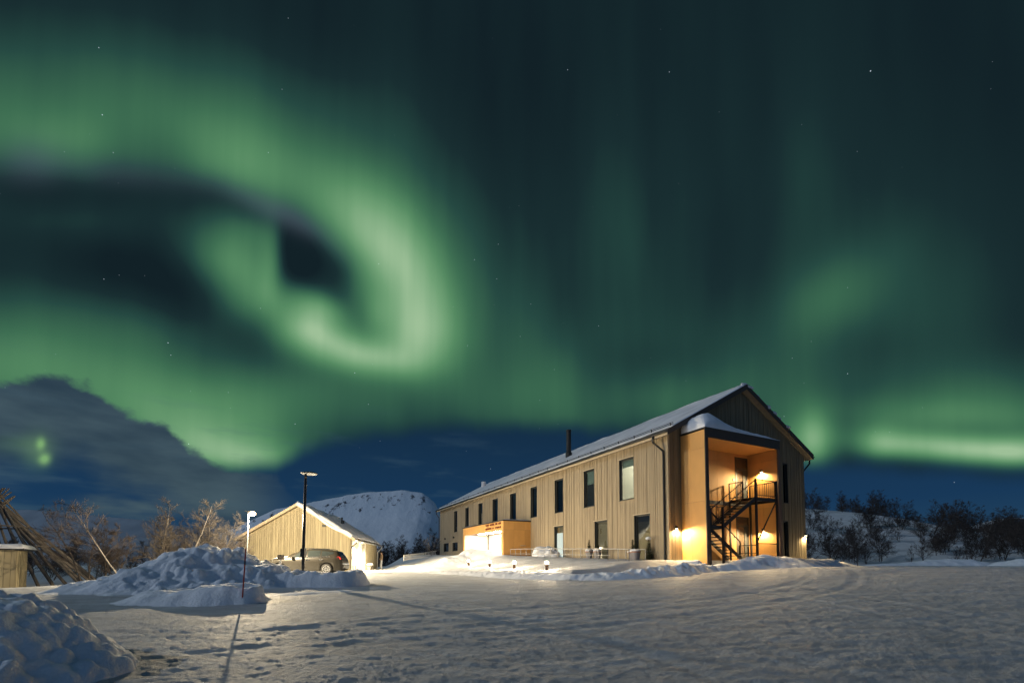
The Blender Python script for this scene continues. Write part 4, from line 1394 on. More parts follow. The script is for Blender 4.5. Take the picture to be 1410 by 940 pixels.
# back wall with two doors
PBk = plane('x', IBK + .03, -1)
us = [IX0, 2.55, 4.1, 5.66, 6.82, IX1]
zs = [-.3, 0.0, 2.56, 3.45, 5.80, 6.20, 6.36]
mp_ = MB(); panels(mp_, PBk, us, zs, 0.0, 0.03, 0.008, skip={(3, 1), (3, 3), (3, 4)}); mp_.build('panel', M['panel'], porch)
# ceiling
mp_ = MB()
for a, b in ((IX0, 3.0), (3.01, 4.95), (4.96, IX1)):
    mp_.box(a, b, -PD + .04, IBK, 6.362, 6.398)
mp_.build('ceiling', M['panel'], porch)
# front frame and roof edge
ff = MB()
ff.box(PX0 - .005, IX0, -PD - .02, -PD + .028, -.3, 6.35)
ff.box(PX0 - .005, PX1 + .005, -PD - .02, -PD + .028, 6.353, PTOP)
ff.build('front_frame', M['dark_trim'], porch)
ff = MB(); ff.box(IX1, PX1 + .005, -PD - .02, -PD + .028, -.3, 6.35); o_ = ff.build('front_frame', M['brown_trim'], porch)
ff = MB(); ff.box(PX0 - .03, PX1 + .03, -PD - .05, -.05, PTOP + .003, PTOP + .05); prf = ff.build('porch_roof', M['roof_metal'], porch)


def porch_door(z0, z1):
    m = MB(); u0, u1 = 5.67, 6.81
    for a in ((u0, u0 + .08), (u1 - .08, u1)):
        pbox(m, PBk, a[0], a[1], -.06, .045, z0, z1)
    pbox(m, PBk, u0 + .081, u1 - .081, -.06, .045, z1 - .08, z1); pbox(m, PBk, u0 + .081, u1 - .081, -.06, .043, z0 + 2.02, z0 + 2.10)
    o = m.build('porch_door', M['dark_trim'], porch)
    l = MB()
    for a in ((u0 + .085, u0 + .20), (u1 - .40, u1 - .085)):
        pbox(l, PBk, a[0], a[1], -.05, .02, z0 + .01, z0 + 2.015)
    pbox(l, PBk, u0 + .201, u1 - .401, -.05, .02, z0 + .01, z0 + .14); pbox(l, PBk, u0 + .201, u1 - .401, -.05, .02, z0 + 1.92, z0 + 2.015)
    l.build('door_leaf', M['frame'], o)
    g = MB(); pbox(g, PBk, u0 + .19, u1 - .39, -.02, -.01, z0 + .13, z0 + 1.93); pbox(g, PBk, u0 + .085, u1 - .085, -.02, -.01, z0 + 2.11, z1 - .085)
    g.build('pane', M['glass'], o)
    h = MB(); h.bar(PBk(u1 - .16, .06, z0 + .75), PBk(u1 - .16, .06, z0 + 1.35), .03); h.build('handle', M['grey_metal'], o)
    b = MB(); pbox(b, PBk, u0, u1, -.9, -.88, z0, z1); pbox(b, PBk, u0 + .25, u1 - .5, -.4, -.38, z0 + 1.0, z0 + 1.9)
    b.build('vestibule', M['inside'], o)
    k = MB(); pbox(k, PBk, u0 - .22, u0 - .12, .03, .06, z0 + 1.25, z0 + 1.38); k.build('door_bell', M['black_metal'], o)


porch_door(0.0, 2.54)
porch_door(3.45, 6.19)
for z_ in (1.66, 5.18):
    wall_lamp(porch, plane('y', IX1, -1), -.72, z_, 800)

# wind-blown snow cap on the porch roof
us_ = np.linspace(0, 1, 70); vs_ = np.linspace(0, 1, 26)
cap = MB()
X0c, X1c = PX0 - .02, PX1 + .02
prof_u = [0, .03, .08, .15, .22, .30, .42, .60, .80, .95, 1.0]
prof_h = [.25, .70, 1.0, 1.12, 1.02, .78, .54, .42, .29, .16, .05]
H = np.interp(us_, prof_u, prof_h)
nv_ = len(vs_)
for i, u_ in enumerate(us_):
    for j, v_ in enumerate(vs_):
        front = max(0.0, 1 - v_)                # v=0 at the front edge
        rise = min(1.0, (v_ / .32)) ** .55 if v_ < .32 else 1.0
        bulge = 0.10 * math.sin(math.pi * min(1, v_ * 2)) 
        n_ = float(fbm(np.array([u_ * 6]), np.array([v_ * 2]), .7, 3, 8)[0]) * .05
        cap.v.append((X0c + (X1c - X0c) * u_, -PD - .05 + (PD - .08) * v_, PTOP + .052 + max(.012, (.88 * H[i] + 1.6 * n_) * (0.22 + .78 * rise))))
for i in range(len(us_) - 1):
    for j in range(nv_ - 1):
        cap.face(i * nv_ + j, (i + 1) * nv_ + j, (i + 1) * nv_ + j + 1, i * nv_ + j + 1)
nb = len(cap.v)
ring = [i * nv_ for i in range(len(us_))] + [(len(us_) - 1) * nv_ + j for j in range(1, nv_)] + [i * nv_ + nv_ - 1 for i in reversed(range(len(us_) - 1))] + [j for j in reversed(range(1, nv_ - 1))]
for k in ring:
    x_, y_, z_ = cap.v[k]; cap.v.append((x_, y_, PTOP + .052))
for a in range(len(ring)):
    b = (a + 1) % len(ring)
    cap.face(ring[a], nb + a, nb + b, ring[b])
co = cap.build('snow_drift', M['snow'], None, smooth=True)
co.location = (BX, BY, FLOOR); co.rotation_euler = (0, 0, YAW)
tag(co, 'wind-shaped drift of snow lying on the roof of the ochre porch', 'snow drift', kind='thing')

# ---- entrance canopy
cn = MB()
PFc = plane('y', 0.0, -1)
cn.box(-CANQ + .03, -.05, CAN0 + .03, CAN0 + .20, -.3, 3.25)
cn.box(-CANQ + .03, -.05, CAN1 - .20, CAN1 - .03, -.3, 3.25)
cn.box(-CANQ + .03, -.05, CAN0 + .20, CAN1 - .20, 2.62, 3.25)
canopy = cn.build('entrance_canopy', M['brown_trim'], LB)
mp_ = MB(); panels(mp_, plane('x', CAN0 + .03, -1), [-CANQ, -1.62, -.62, -.045], [-.3, 2.55, 3.26], 0, .03); mp_.build('panel', M['panel'], canopy)
mp_ = MB(); panels(mp_, plane('x', CAN1 - .03, 1), [-CANQ, -1.62, -.62, -.045], [-.3, 2.55, 3.26], 0, .03); mp_.build('panel', M['panel'], canopy)
mp_ = MB(); PFr = plane('y', -CANQ + .03, -1)
panels(mp_, PFr, [CAN0 + .0, CAN0 + .36], [-.3, 2.535], 0, .03); panels(mp_, PFr, [CAN1 - .34, CAN1], [-.3, 2.535], 0, .03)
panels(mp_, PFr, [CAN0, 18.5, 21.6, CAN1], [2.535, 3.26], 0, .03); mp_.build('fascia_panel', M['panel'], canopy)
for P_ in (plane('x', CAN0 + .20, 1), plane('x', CAN1 - .20, -1)):
    mp_ = MB(); panels(mp_, P_, [-CANQ + .04, -1.3, -.06], [-.3, 2.6], 0, .02); mp_.build('inner_panel', M['white_paint'], canopy)
rf_ = MB(); rf_.box(-CANQ - .05, -.045, CAN0 - .06, CAN1 + .06, 3.262, 3.34); cro = rf_.build('canopy_roof', M['roof_metal'], canopy)
sn = MB()
g_u = np.linspace(0, 1, 60)
sn_v0 = len(sn.v)
for i, u_ in enumerate(g_u):
    for j, v_ in enumerate(np.linspace(0, 1, 10)):
        n_ = float(fbm(np.array([u_ * 9]), np.array([v_ * 2.5]), 1.1, 3, 77)[0])
        e_ = min(1, min(v_, 1 - v_) * 6 + .1, min(u_, 1 - u_) * 20 + .1)
        sn.v.append((-CANQ - .03 + (CANQ - .03) * v_, CAN0 - .04 + (CAN1 - CAN0 + .08) * u_, 3.343 + (.11 + .05 * n_) * e_))
for i in range(59):
    for j in range(9):
        sn.face(i * 10 + j, i * 10 + j + 1, (i + 1) * 10 + j + 1, (i + 1) * 10 + j)
sn.build('snow_cover', M['roof_snow'], cro, smooth=True)
# ceiling lamps of the canopy
for s_ in (17.2, 19.0, 20.8, 22.6):
    cl = MB(); cl.box(-1.75, -1.05, s_ - .35, s_ + .35, 2.600, 2.617)
    cl.build('ceiling_light', M['soffit_glow'], canopy)
# entrance back wall on the facade plane: white boards, glazed parts, red poster, glass door
eb = MB(); PE = plane('y', 0.12, -1)
for a, b in ((CAN0 + .22, 16.2), (17.35, 18.6), (20.9, 22.2), (22.3, CAN1 - .22)):
    pbox(eb, PE, a, b, 0, .04, -.3, 2.88)
pbox(eb, PE, 16.2, 17.35, 0, .04, 2.15, 2.88); pbox(eb, PE, 18.6, 20.9, 0, .04, 2.35, 2.88)
eb.build('entrance_wall', M['white_paint'], canopy)
for a, b, z1 in ((16.2, 17.35, 2.15), (18.6, 20.9, 2.35)):
    fr = MB()
    pbox(fr, PE, a, a + .07, -.02, .05, -.2, z1); pbox(fr, PE, b - .07, b, -.02, .05, -.2, z1); pbox(fr, PE, a + .071, b - .071, -.02, .05, z1 - .07, z1)
    if b - a > 2: pbox(fr, PE, (a + b) / 2 - .04, (a + b) / 2 + .04, -.02, .05, -.2, z1 - .071)
    fo = fr.build('entrance_door', M['frame'], canopy)
    gl = MB(); pbox(gl, PE, a + .06, b - .06, .01, .018, -.2, z1 - .06); gl.build('pane', M['dark_glass'], fo)
    hd = MB(); hd.bar(PE(a + .18, .09, .8), PE(a + .18, .09, 1.3), .03); hd.build('handle', M['grey_metal'], fo)
po = MB(); pbox(po, PE, 18.05, 18.55, .045, .06, 0.75, 1.25); pbox(po, PE, 18.15, 18.50, .045, .062, 1.32, 1.62); po.build('poster', M['poster'], canopy)
pp = MB(); pbox(pp, PE, 21.4, 22.1, .043, .065, -.2, 2.3); pp.build('tan_panel', M['pale_trim'], canopy)
ld = MB(); pbox(ld, plane('x', CAN0, -1), -1.05, -.55, .01, .05, 1.22, 1.27); ld.build('sign_plate', M['grey_metal'], canopy)
# two rows of raised letters, too small in the picture to read
lt = MB(); rL = random.Random(12)
for row, (z0, h, a, b) in enumerate(((3.02, .17, 15.9, 19.0), (2.70, .17, 15.9, 19.0))):
    s_ = a
    while s_ < b:
        w_ = rL.uniform(.10, .15)
        if rL.random() < .86:
            pbox(lt, PFr, s_, s_ + .035, .032, .06, z0, z0 + h)
            k_ = rL.random()
            if k_ < .75: pbox(lt, PFr, s_ + w_ - .035, s_ + w_, .032, .06, z0, z0 + h)
            if k_ > .2: pbox(lt, PFr, s_ + .036, s_ + w_ - .036, .032, .06, z0 + h * rL.choice([0, .4, .78]), z0 + h * 1.0 if k_ > .9 else z0 + h * rL.choice([.42, .6, .98]))
        s_ += w_ + .055
lt.build('sign_letters', M['letter'], canopy)

# ------------------------------------------------------------------ outdoor steel stairs
ST = thing('steel_staircase', 'black outdoor steel staircase with two flights and railings inside the ochre porch', 'staircase', (BX, BY, FLOOR), YAW)
Z1, Z2 = 1.72, 3.45
SF, SM, SB = -1.62, -.80, .06
T0, T1, T2, T3 = 1.18, 2.20, 4.95, 6.80


def stringer(p, q):
    m = MB(); m.bar(p, q, 0.05, 0.20); return m.build('stringer', M['black_metal'], ST)


stringer((T1, SF, Z1 - .05), (T2, SF, Z2 - .05)); stringer((T1, SM - .05, Z1 - .05), (T2, SM - .05, Z2 - .05))
stringer((T1, SM + .05, Z1 - .05), (4.78, SM + .05, -.02)); stringer((T1, SB, Z1 - .05), (4.78, SB, -.02))
# tread nosing lit strip along the outer stringers
for k in range(9):
    f_ = (k + .5) / 10
    x_ = T1 + (T2 - T1) * (k + 1) / 10; z_ = Z1 + (Z2 - Z1) * (k + 1) / 10
    m = MB(); m.box(x_ - .14, x_ + .14, SF + .03, SM - .08, z_ - .035, z_); m.build('tread', M['grey_metal'] if k % 4 == 9 else M['black_metal'], ST)
    x_ = T1 + (4.78 - T1) * (k + 1) / 10; z_ = Z1 - Z1 * (k + 1) / 10
    m = MB(); m.box(x_ - .14, x_ + .14, SM + .08, SB - .03, z_ - .035, z_); m.build('tread', M['black_metal'], ST)


def landing(x0, x1, y0, y1, z):
    m = MB()
    m.box(x0, x1, y0, y0 + .06, z - .17, z - .012); m.box(x0, x1, y1 - .06, y1, z - .17, z - .012)
    m.box(x0, x0 + .06, y0 + .061, y1 - .061, z - .17, z - .012); m.box(x1 - .06, x1, y0 + .061, y1 - .061, z - .17, z - .012)
    n = int((y1 - y0) / .12)
    for k in range(n):
        ya = y0 + k * (y1 - y0) / n
        m.box(x0 + .002, x1 - .002, ya + .008, ya + (y1 - y0) / n - .008, z - .010, z + .006)
    return m.build('landing', M['black_metal'], ST)


landing(T0, T1, SF, SB, Z1); landing(T2, T3, SF, SB, Z2)


def post(x, y, z0, z1, w=0.09):
    m = MB(); m.box(x - w / 2, x + w / 2, y - w / 2, y + w / 2, z0, z1); return m.build('post', M['black_metal'], ST)


post(T1, SF - .02, -.5, Z1 + 1.02, .10); post(T0 + .03, SF - .02, -.5, Z1 + 1.02, .08); post(T2, SF - .02, -.5, Z2 + 1.05, .10); post(T3 - .03, SF - .02, -.5, Z2 + 1.05, .09)
post(T2 + .0, SB, -.4, Z2 - .02, .09); post(T3 - .08, SB - .05, -.4, Z2 - .02, .09); post(T1 + .02, SB, -.4, Z1 - .02, .07)
m = MB(); m.bar((T2 + .04, SF - .02, .95), (T3 - .06, SF - .02, Z2 - .12), .05); m.build('brace', M['black_metal'], ST)
m = MB(); m.bar((T0 + .05, SF + .02, Z1 + .75), (T1 - .02, SF + .02, Z1 + .1), .03); m.build('brace', M['black_metal'], ST)


def railing(a, b, h=1.0, base=0.0, balusters=0, mid=(.12,), w=.042):
    """railing from foot point a to foot point b"""
    m = MB()
    a, b = Vector(a), Vector(b); up = Vector((0, 0, 1))
    m.bar(a + up * (h + base), b + up * (h + base), w)
    for k in mid:
        m.bar(a + up * (k + base), b + up * (k + base), .03)
    for k in range(balusters):
        p = a.lerp(b, (k + .5) / balusters)
        m.bar(p + up * (base + (mid[0] if mid else 0)), p + up * (h + base), .014)
    m.bar(a + up * base * 0, a + up * (h + base), .05); m.bar(b, b + up * (h + base), .05)
    return m.build('railing', M['black_metal'], ST)


railing((T2 + .06, SF - .02, Z2), (T3 - .08, SF - .02, Z2), 1.0, 0, 19)
railing((T1 + .06, SF - .02, Z1 + .02), (T2 - .06, SF - .02, Z2 - .02), .98, 0, 0, mid=())
railing((T1 + .06, SM - .05, Z1 + .02), (T2 - .06, SM - .05, Z2 - .02), .98, 0, 9, mid=(.15,))
railing((T2 - .02, SM - .05, Z2), (T2 - .02, SB, Z2), 1.0, 0, 9)
railing((T3 - .03, SF + .05, Z2), (T3 - .03, SB, Z2), 1.0, 0, 14)
railing((T1 - .02, SF - .02, Z1), (T0 + .05, SF - .02, Z1), 1.0, 0, 8)
railing((T0 + .04, SF + .05, Z1), (T0 + .04, SB, Z1), 1.0, 0, 14)
railing((T1 + .1, SM + .05, Z1 - .03), (4.72, SM + .05, 0.02), .95, 0, 0, mid=())
railing((T2 + .05, SF + .0, -.15), (T3 - .08, SF + .0, -.15), 1.0, 0, 19, mid=(.1,))
railing((T2 + .05, SF + .06, -.2), (T2 - .1, SM + .2, -.2), .95, 0, 0, mid=(.5,))

# ------------------------------------------------------------------ ramp railing, bollards and plants by the facade
def L2W(t, s, z=0.0):
    p = np.array([BX, BY]) + _e * t + _d * s
    return Vector((p[0], p[1], FLOOR + z))


RR = thing('ramp_railing', 'low galvanised railing along the snowy ramp in front of the long facade', 'railing', (0, 0, 0))
tops = [(878, 756.5), (866, 755.5), (840, 755), (800, 755), (760, 755), (722, 755.2), (703, 755.6)]
q_ = -2.1
rail_pts = []
for px, py in tops:
    d_ = px_dir(px, py); nrm = np.array([_e[0], _e[1]])
    k = (BX * _e[0] + BY * _e[1] + q_) / (d_[0] * _e[0] + d_[1] * _e[1])
    rail_pts.append(Vector((d_[0] * k, d_[1] * k, EYE + d_[2] * k)))
m = MB(); m.tube(rail_pts[1:], 0.024, 6); m.build('handrail', M['grey_metal'], RR)
m = MB(); m.tube([p - Vector((0, 0, .38)) for p in rail_pts[2:]], 0.016, 6); m.build('lower_rail', M['grey_metal'], RR)
seg = [(rail_pts[i + 1] - rail_pts[i]).length for i in range(1, len(rail_pts) - 1)]
tot = sum(seg); npost = 17
for k in range(npost):
    dd = tot * k / (npost - 1); i = 1
    while i < len(rail_pts) - 2 and dd > seg[i - 1] + 1e-6:
        dd -= seg[i - 1]; i += 1
    p = rail_pts[i].lerp(rail_pts[i + 1], min(1, dd / seg[i - 1]))
    m = MB(); m.tube([(p.x, p.y, gz(p.x, p.y) - .15), (p.x, p.y, p.z)], 0.020, 6); o_ = m.build('post', M['black_metal'] if k in (0, 2) else M['grey_metal'], RR)
back_ = [Vector((p.x + _e[0] * 1.15, p.y + _e[1] * 1.15, p.z)) for p in rail_pts[1:4]]
m = MB(); m.tube(back_, 0.024, 6); m.build('handrail', M['grey_metal'], RR)
for p in (back_[0], back_[1], back_[2]):
    m = MB(); m.tube([(p.x, p.y, gz(p.x, p.y) - .1), tuple(p)], 0.02, 6); m.build('post', M['grey_metal'], RR)

FN = thing('low_fence', 'low white slatted fence on the snow slope beside the far end of the long building', 'fence', (0, 0, 0))
fp = [at(556, 764.0, 46), at(570, 762.3, 48.5), at(584, 760.6, 51), at(601, 758, 55)]
m = MB(); m.tube([tuple(p) for p in fp], .04, 6); m.build('rail', M['white_paint'], FN)
m = MB()
for i in range(3):
    for k in range(9):
        a = Vector(fp[i]).lerp(Vector(fp[i + 1]), k / 9)
        m.bar(a - Vector((0, 0, .55)), a, .05)
m.build('slats', M['white_paint'], FN)
m = MB(); m.tube([(p[0], p[1], p[2] - .45) for p in fp], .03, 6); m.build('lower_rail', M['white_paint'], FN)

bol_px = [(645, 780.5, 35.0), (674, 782, 31.0), (708, 783.5, 27.0), (753, 784.5, 23.0)]
bl_lab = ['glowing path bollard farthest from the lens, leftmost in the row', 'glowing path bollard, second from the far left end of the row',
          'glowing path bollard, third from the far left end of the row', 'glowing path bollard nearest the lens, largest and rightmost of the row']
for (px, py, Y), lab in zip(bol_px, bl_lab):
    p = at(px, py, Y)
    g_ = gz(p[0], p[1])
    zb = min(g_, p[2]) - .12
    top = 0.46 + max(g_, p[2]) - zb
    b = thing('path_bollard', lab, 'bollard lamp', (p[0], p[1], zb), 0, 'lit bollards along the path')
    m = MB(); m.lathe([(.085, 0), (.085, top - .16)], 14); m.build('post', M['brown_trim'], b)
    m = MB(); m.lathe([(.055, top - .159), (.055, top - .05)], 12); m.build('lens', M['bollard_glow'], b)
    m = MB(); m.lathe([(.075, top - .049), (.075, top - .03), (.05, top - .02)], 14); m.build('cap', M['brown_trim'], b)


def conifer_bm(h, seed, n=170):
    r = random.Random(seed); m = MB()
    m.tube([(0, 0, 0), (0, 0, h)], [.02, .005], 5)
    for k in range(n):
        z = h * (r.random() ** 1.2) * .95 + .03
        a = r.uniform(0, 6.28); rr_ = (1 - z / h) * h * .30 + .05
        p = Vector((0, 0, z)); d_ = Vector((math.cos(a), math.sin(a), r.uniform(-.1, .7))).normalized() * rr_ * r.uniform(.6, 1.1)
        side = d_.cross(Vector((0, 0, 1))).normalized() * .022
        b = len(m.v); m.v.extend([tuple(p - side), tuple(p + side), tuple(p + d_ * .6 + side * 1.6), tuple(p + d_), tuple(p + d_ * .6 - side * 1.6)])
        m.face(b, b + 1, b + 2, b + 3, b + 4)
    return m


def planter(t, s, h, ph, seed, label):
    p = L2W(t, s); z = gz(p.x, p.y)
    o = thing('planter', label, 'plant pot', (p.x, p.y, z - .02), seed, 'potted conifers below the windows')
    m = MB(); m.lathe([(.17, 0), (.25, h * .85), (.27, h * .86), (.27, h), (.23, h)], 18); m.build('pot', M['pot'], o)
    m = MB(); m.lathe([(.272, h * .88), (.276, h * .97)], 18); m.build('rim', M['terracotta'], o)
    c = conifer_bm(ph, seed).build('conifer', M['needles'], o); c.location = (0, 0, h)
    s_ = MB(); s_.blob((0, -.02, h + .03), .27, .27, .11, seed, 14, 8, .2); s_.build('snow', M['snow'], o, smooth=True)


planter(-.55, 2.30, .52, .75, 3, 'grey pot with a small conifer and snow, left of the pair under the nearest window')
planter(-.78, 1.78, .56, .70, 4, 'larger grey pot with conifer and snow, right one under the nearest window')
planter(-.55, 6.55, .50, .75, 5, 'grey pot with a conifer left below the window with the tan blind')
planter(-.55, 5.65, .50, .75, 6, 'grey pot with a conifer right below the window with the tan blind')
# bush with a twig of snow leaning on the corner window
p = L2W(-.30, 1.25); o = thing('potted_bush', 'dark dry bush topped with snow at the right edge of the nearest window', 'bush', (p.x, p.y, gz(p.x, p.y)))
m = conifer_bm(1.35, 9, 260); m.build('foliage', M['needles'], o)
m = MB(); m.blob((-.02, .02, 1.25), .16, .14, .10, 2); m.build('snow', M['snow'], o, smooth=True)
hp = L2W(-.75, 11.7)
m = MB(); m.blob((0, 0, .05), 1.05, .9, .62, 3, 30, 16, .16); m.blob((.3, -.7, .0), .7, .7, .42, 4, 24, 12, .2)
o = m.build('snow_mound', M['snow'], None, smooth=True, loc=(hp.x, hp.y, gz(hp.x, hp.y) + .02)); tag(o, 'heap of snow under the brightly lit window', 'snow mound')
p = L2W(-.55, 10.8); o = thing('small_conifer', 'tiny conifer sticking out of the snow heap by the lit window', 'conifer', (p.x, p.y, gz(p.x, p.y) + .35))
m = conifer_bm(.75, 19); m.build('foliage', M['needles'], o)

# ------------------------------------------------------------------ garage
GX, GY, GYAW = -12.64, 36.0, 0.108
GF = EYE - 0.45
GA = thing('garage', 'low tan gabled garage building with a bright open-lit door behind the parked car', 'garage', (GX, GY, GF), GYAW)
GWd, GL, GE, GR, GM = 7.95, 11.1, 2.55, 4.97, -3.95
gtop = lambda u: GE + (GR - GE) * (1 - abs(u - GM) / -GM)
QG = plane('x', 0.0, -1); QR = plane('y', 0.0, 1); QL = plane('y', -GWd, -1); QB = plane('x', GL, 1)
m = MB(); backing(m, QG, -GWd + .01, -.01, -.5, lambda u: gtop(u) - .01, (), .14); gw = m.build('gable_wall', M['inside_dark'], GA)
m = MB(); clad(m, QG, -GWd, 0.0, -.4, lambda u: gtop(u) - .012, [(-2.14, -1.84, 3.40, 3.56)], .135, 41); m.build('cladding', M['garage_wood'], gw)
m = MB(); backing(m, QB, -GWd + .01, -.01, -.5, lambda u: gtop(u) - .01, (), .14); o_ = m.build('gable_wall', M['inside_dark'], GA)
m = MB(); clad(m, QB, -GWd, 0.0, -.4, lambda u: gtop(u) - .012, (), .16, 43); m.build('cladding', M['garage_wood'], o_)
gop = [(0.36, 4.75, -.6, 2.46)]
m = MB(); backing(m, QR, .15, GL - .15, -.5, lambda u: GE - .01, gop, .14); rw = m.build('side_wall', M['inside_dark'], GA)
m = MB(); clad(m, QR, 0.0, GL, -.4, lambda u: GE - .012, gop, .135, 45); m.build('cladding', M['garage_wood'], rw)
m = MB(); backing(m, QL, .15, GL - .15, -.5, lambda u: GE - .01, (), .14); lw = m.build('side_wall', M['inside_dark'], GA)
m = MB(); clad(m, QL, 0.0, GL, -.4, lambda u: GE - .012, (), .16, 47); m.build('cladding', M['garage_wood'], lw)
m = MB(); panels(m, plane('y', -.10, 1), [.40, 4.71], [-.4, .2, .75, 1.30, 1.85, 2.42], 0, .05, .012); gd = m.build('garage_door', M['white_paint'], GA)
m = MB(); pbox(m, QR, 5.15, 5.45, .05, .075, -.3, 2.44); pbox(m, QR, .22, .35, .05, .07, -.3, 2.5); pbox(m, QR, 4.76, 4.9, .05, .07, -.3, 2.5); m.build('door_trim', M['white_paint'], GA)
m = MB()
for k in range(4):
    pbox(m, QG, -2.13, -1.85, .0, .06, 3.41 + k * .036, 3.43 + k * .036)
pbox(m, QG, -2.15, -1.83, 0.0, .09, 3.555, 3.575); m.build('vent', M['black_metal'], GA)
gs = (GR - GE) / -GM
for side in (-1, 1):
    xe = -GWd - .45 if side < 0 else .45
    zz = (lambda x: GE + gs * (x + GWd)) if side < 0 else (lambda x: GE - gs * x)
    y0, y1 = -.35, GL + .35
    xs = sorted((xe, GM))
    m = MB()
    m.hexa([(xs[0], y0, zz(xs[0]) + .02), (xs[1], y0, zz(xs[1]) + .02), (xs[1], y1, zz(xs[1]) + .02), (xs[0], y1, zz(xs[0]) + .02),
            (xs[0], y0, zz(xs[0]) + .16), (xs[1], y0, zz(xs[1]) + .16), (xs[1], y1, zz(xs[1]) + .16), (xs[0], y1, zz(xs[0]) + .16)])
    gr = m.build('roof', M['soffit'], GA)
    m = MB()
    m.hexa([(xs[0], y0 - .03, zz(xs[0]) - .02), (xs[1], y0 - .03, zz(xs[1]) - .02), (xs[1], y0 - .003, zz(xs[1]) - .02), (xs[0], y0 - .003, zz(xs[0]) - .02),
            (xs[0], y0 - .03, zz(xs[0]) + .20), (xs[1], y0 - .03, zz(xs[1]) + .20), (xs[1], y0 - .003, zz(xs[1]) + .20), (xs[0], y0 - .003, zz(xs[0]) + .20)])
    m.build('barge_board', M['pale_trim'], gr)
    g = MB(); xc = xe + side * .08
    g.tube([(xc, y0, zz(xe) + .06), (xc, y1, zz(xe) + .06)], .065, 8); g.build('gutter', M['grey_metal'], gr)
    if side > 0:
        slope_snow('snow_cover', gr, (xe + .02, y0 - .06, zz(xe) + .162), (0, y1 - y0 + .1), (GM - xe - .02, 0), zz(GM) - zz(xe), M['snow'], .30, 13, 120, 26, edge=.2)
        m = MB()
        # rounded lip of snow hanging over the front edge of the slope
        pts, rad = [], []
        for k in range(26):
            f_ = k / 25; x_ = GM + .05 + (xe - GM - .3) * f_
            pts.append((x_, y0 - .02, zz(x_) + .20 + .05 * math.sin(f_ * 9) - .16 * max(0, math.sin((f_ - .35) * 6)) * (.3 < f_ < .9)))
            rad.append(.10 + .06 * math.sin(f_ * 7 + 1) + .05 * f_ * (1 - f_) * 4)
        m.tube(pts, rad, 9); m.build('snow_lip', M['snow'], gr, smooth=True)
        for y_, r_, hh in ((4.9, .07, .52), (5.5, .06, .30)):
            p = MB(); p.lathe([(r_, -.25), (r_, hh), (r_ * 1.3, hh), (r_ * 1.3, hh + .05)], 10, (-1.9, y_, zz(-1.9) + .35)); p.build('vent_pipe', M['black_metal'], gr)
    else:
        slope_snow('snow_cover', gr, (xe, y1, zz(xe) + .162), (0, -(y1 - y0)), (GM - xe, 0), zz(GM) - zz(xe), M['roof_snow'], .16, 15, 80, 20)
downpipe(GA, [(.50, -.20, GE - .18), (.50, -.20, GE - .42), (.12, -.06, GE - .72), (.10, -.06, GE - .9), (.10, -.06, -.3)], .045)
downpipe(GA, [(.50, GL + .1, GE - .18), (.50, GL + .1, GE - .42), (.12, GL + .05, GE - .8), (.10, GL + .05, -.3)], .045, 'white_paint')
downpipe(GA, [(-GWd - .52, -.1, GE - .2), (-GWd - .5, -.1, GE - .5), (-GWd - .1, -.06, GE - .85), (-GWd - .1, -.06, -.3)], .045)
# lamps under the eave over the garage door
gl_ = MB()
for y_ in (1.4, 3.6):
    b = MB(); pbox(b, QR, y_ - .12, y_ + .12, .05, .22, 2.335, 2.41); ob = b.build('eave_lamp', M['grey_metal'], GA)
    l = MB(); pbox(l, QR, y_ - .10, y_ + .10, .07, .20, 2.318, 2.332); l.build('lens', M['wall_glow'], ob)
    spot('eave_lamp_light', GA, QR(y_, .30, 2.26), 3600, (1, .80, .50), 170, .6, .06, (.9, 0, -1))

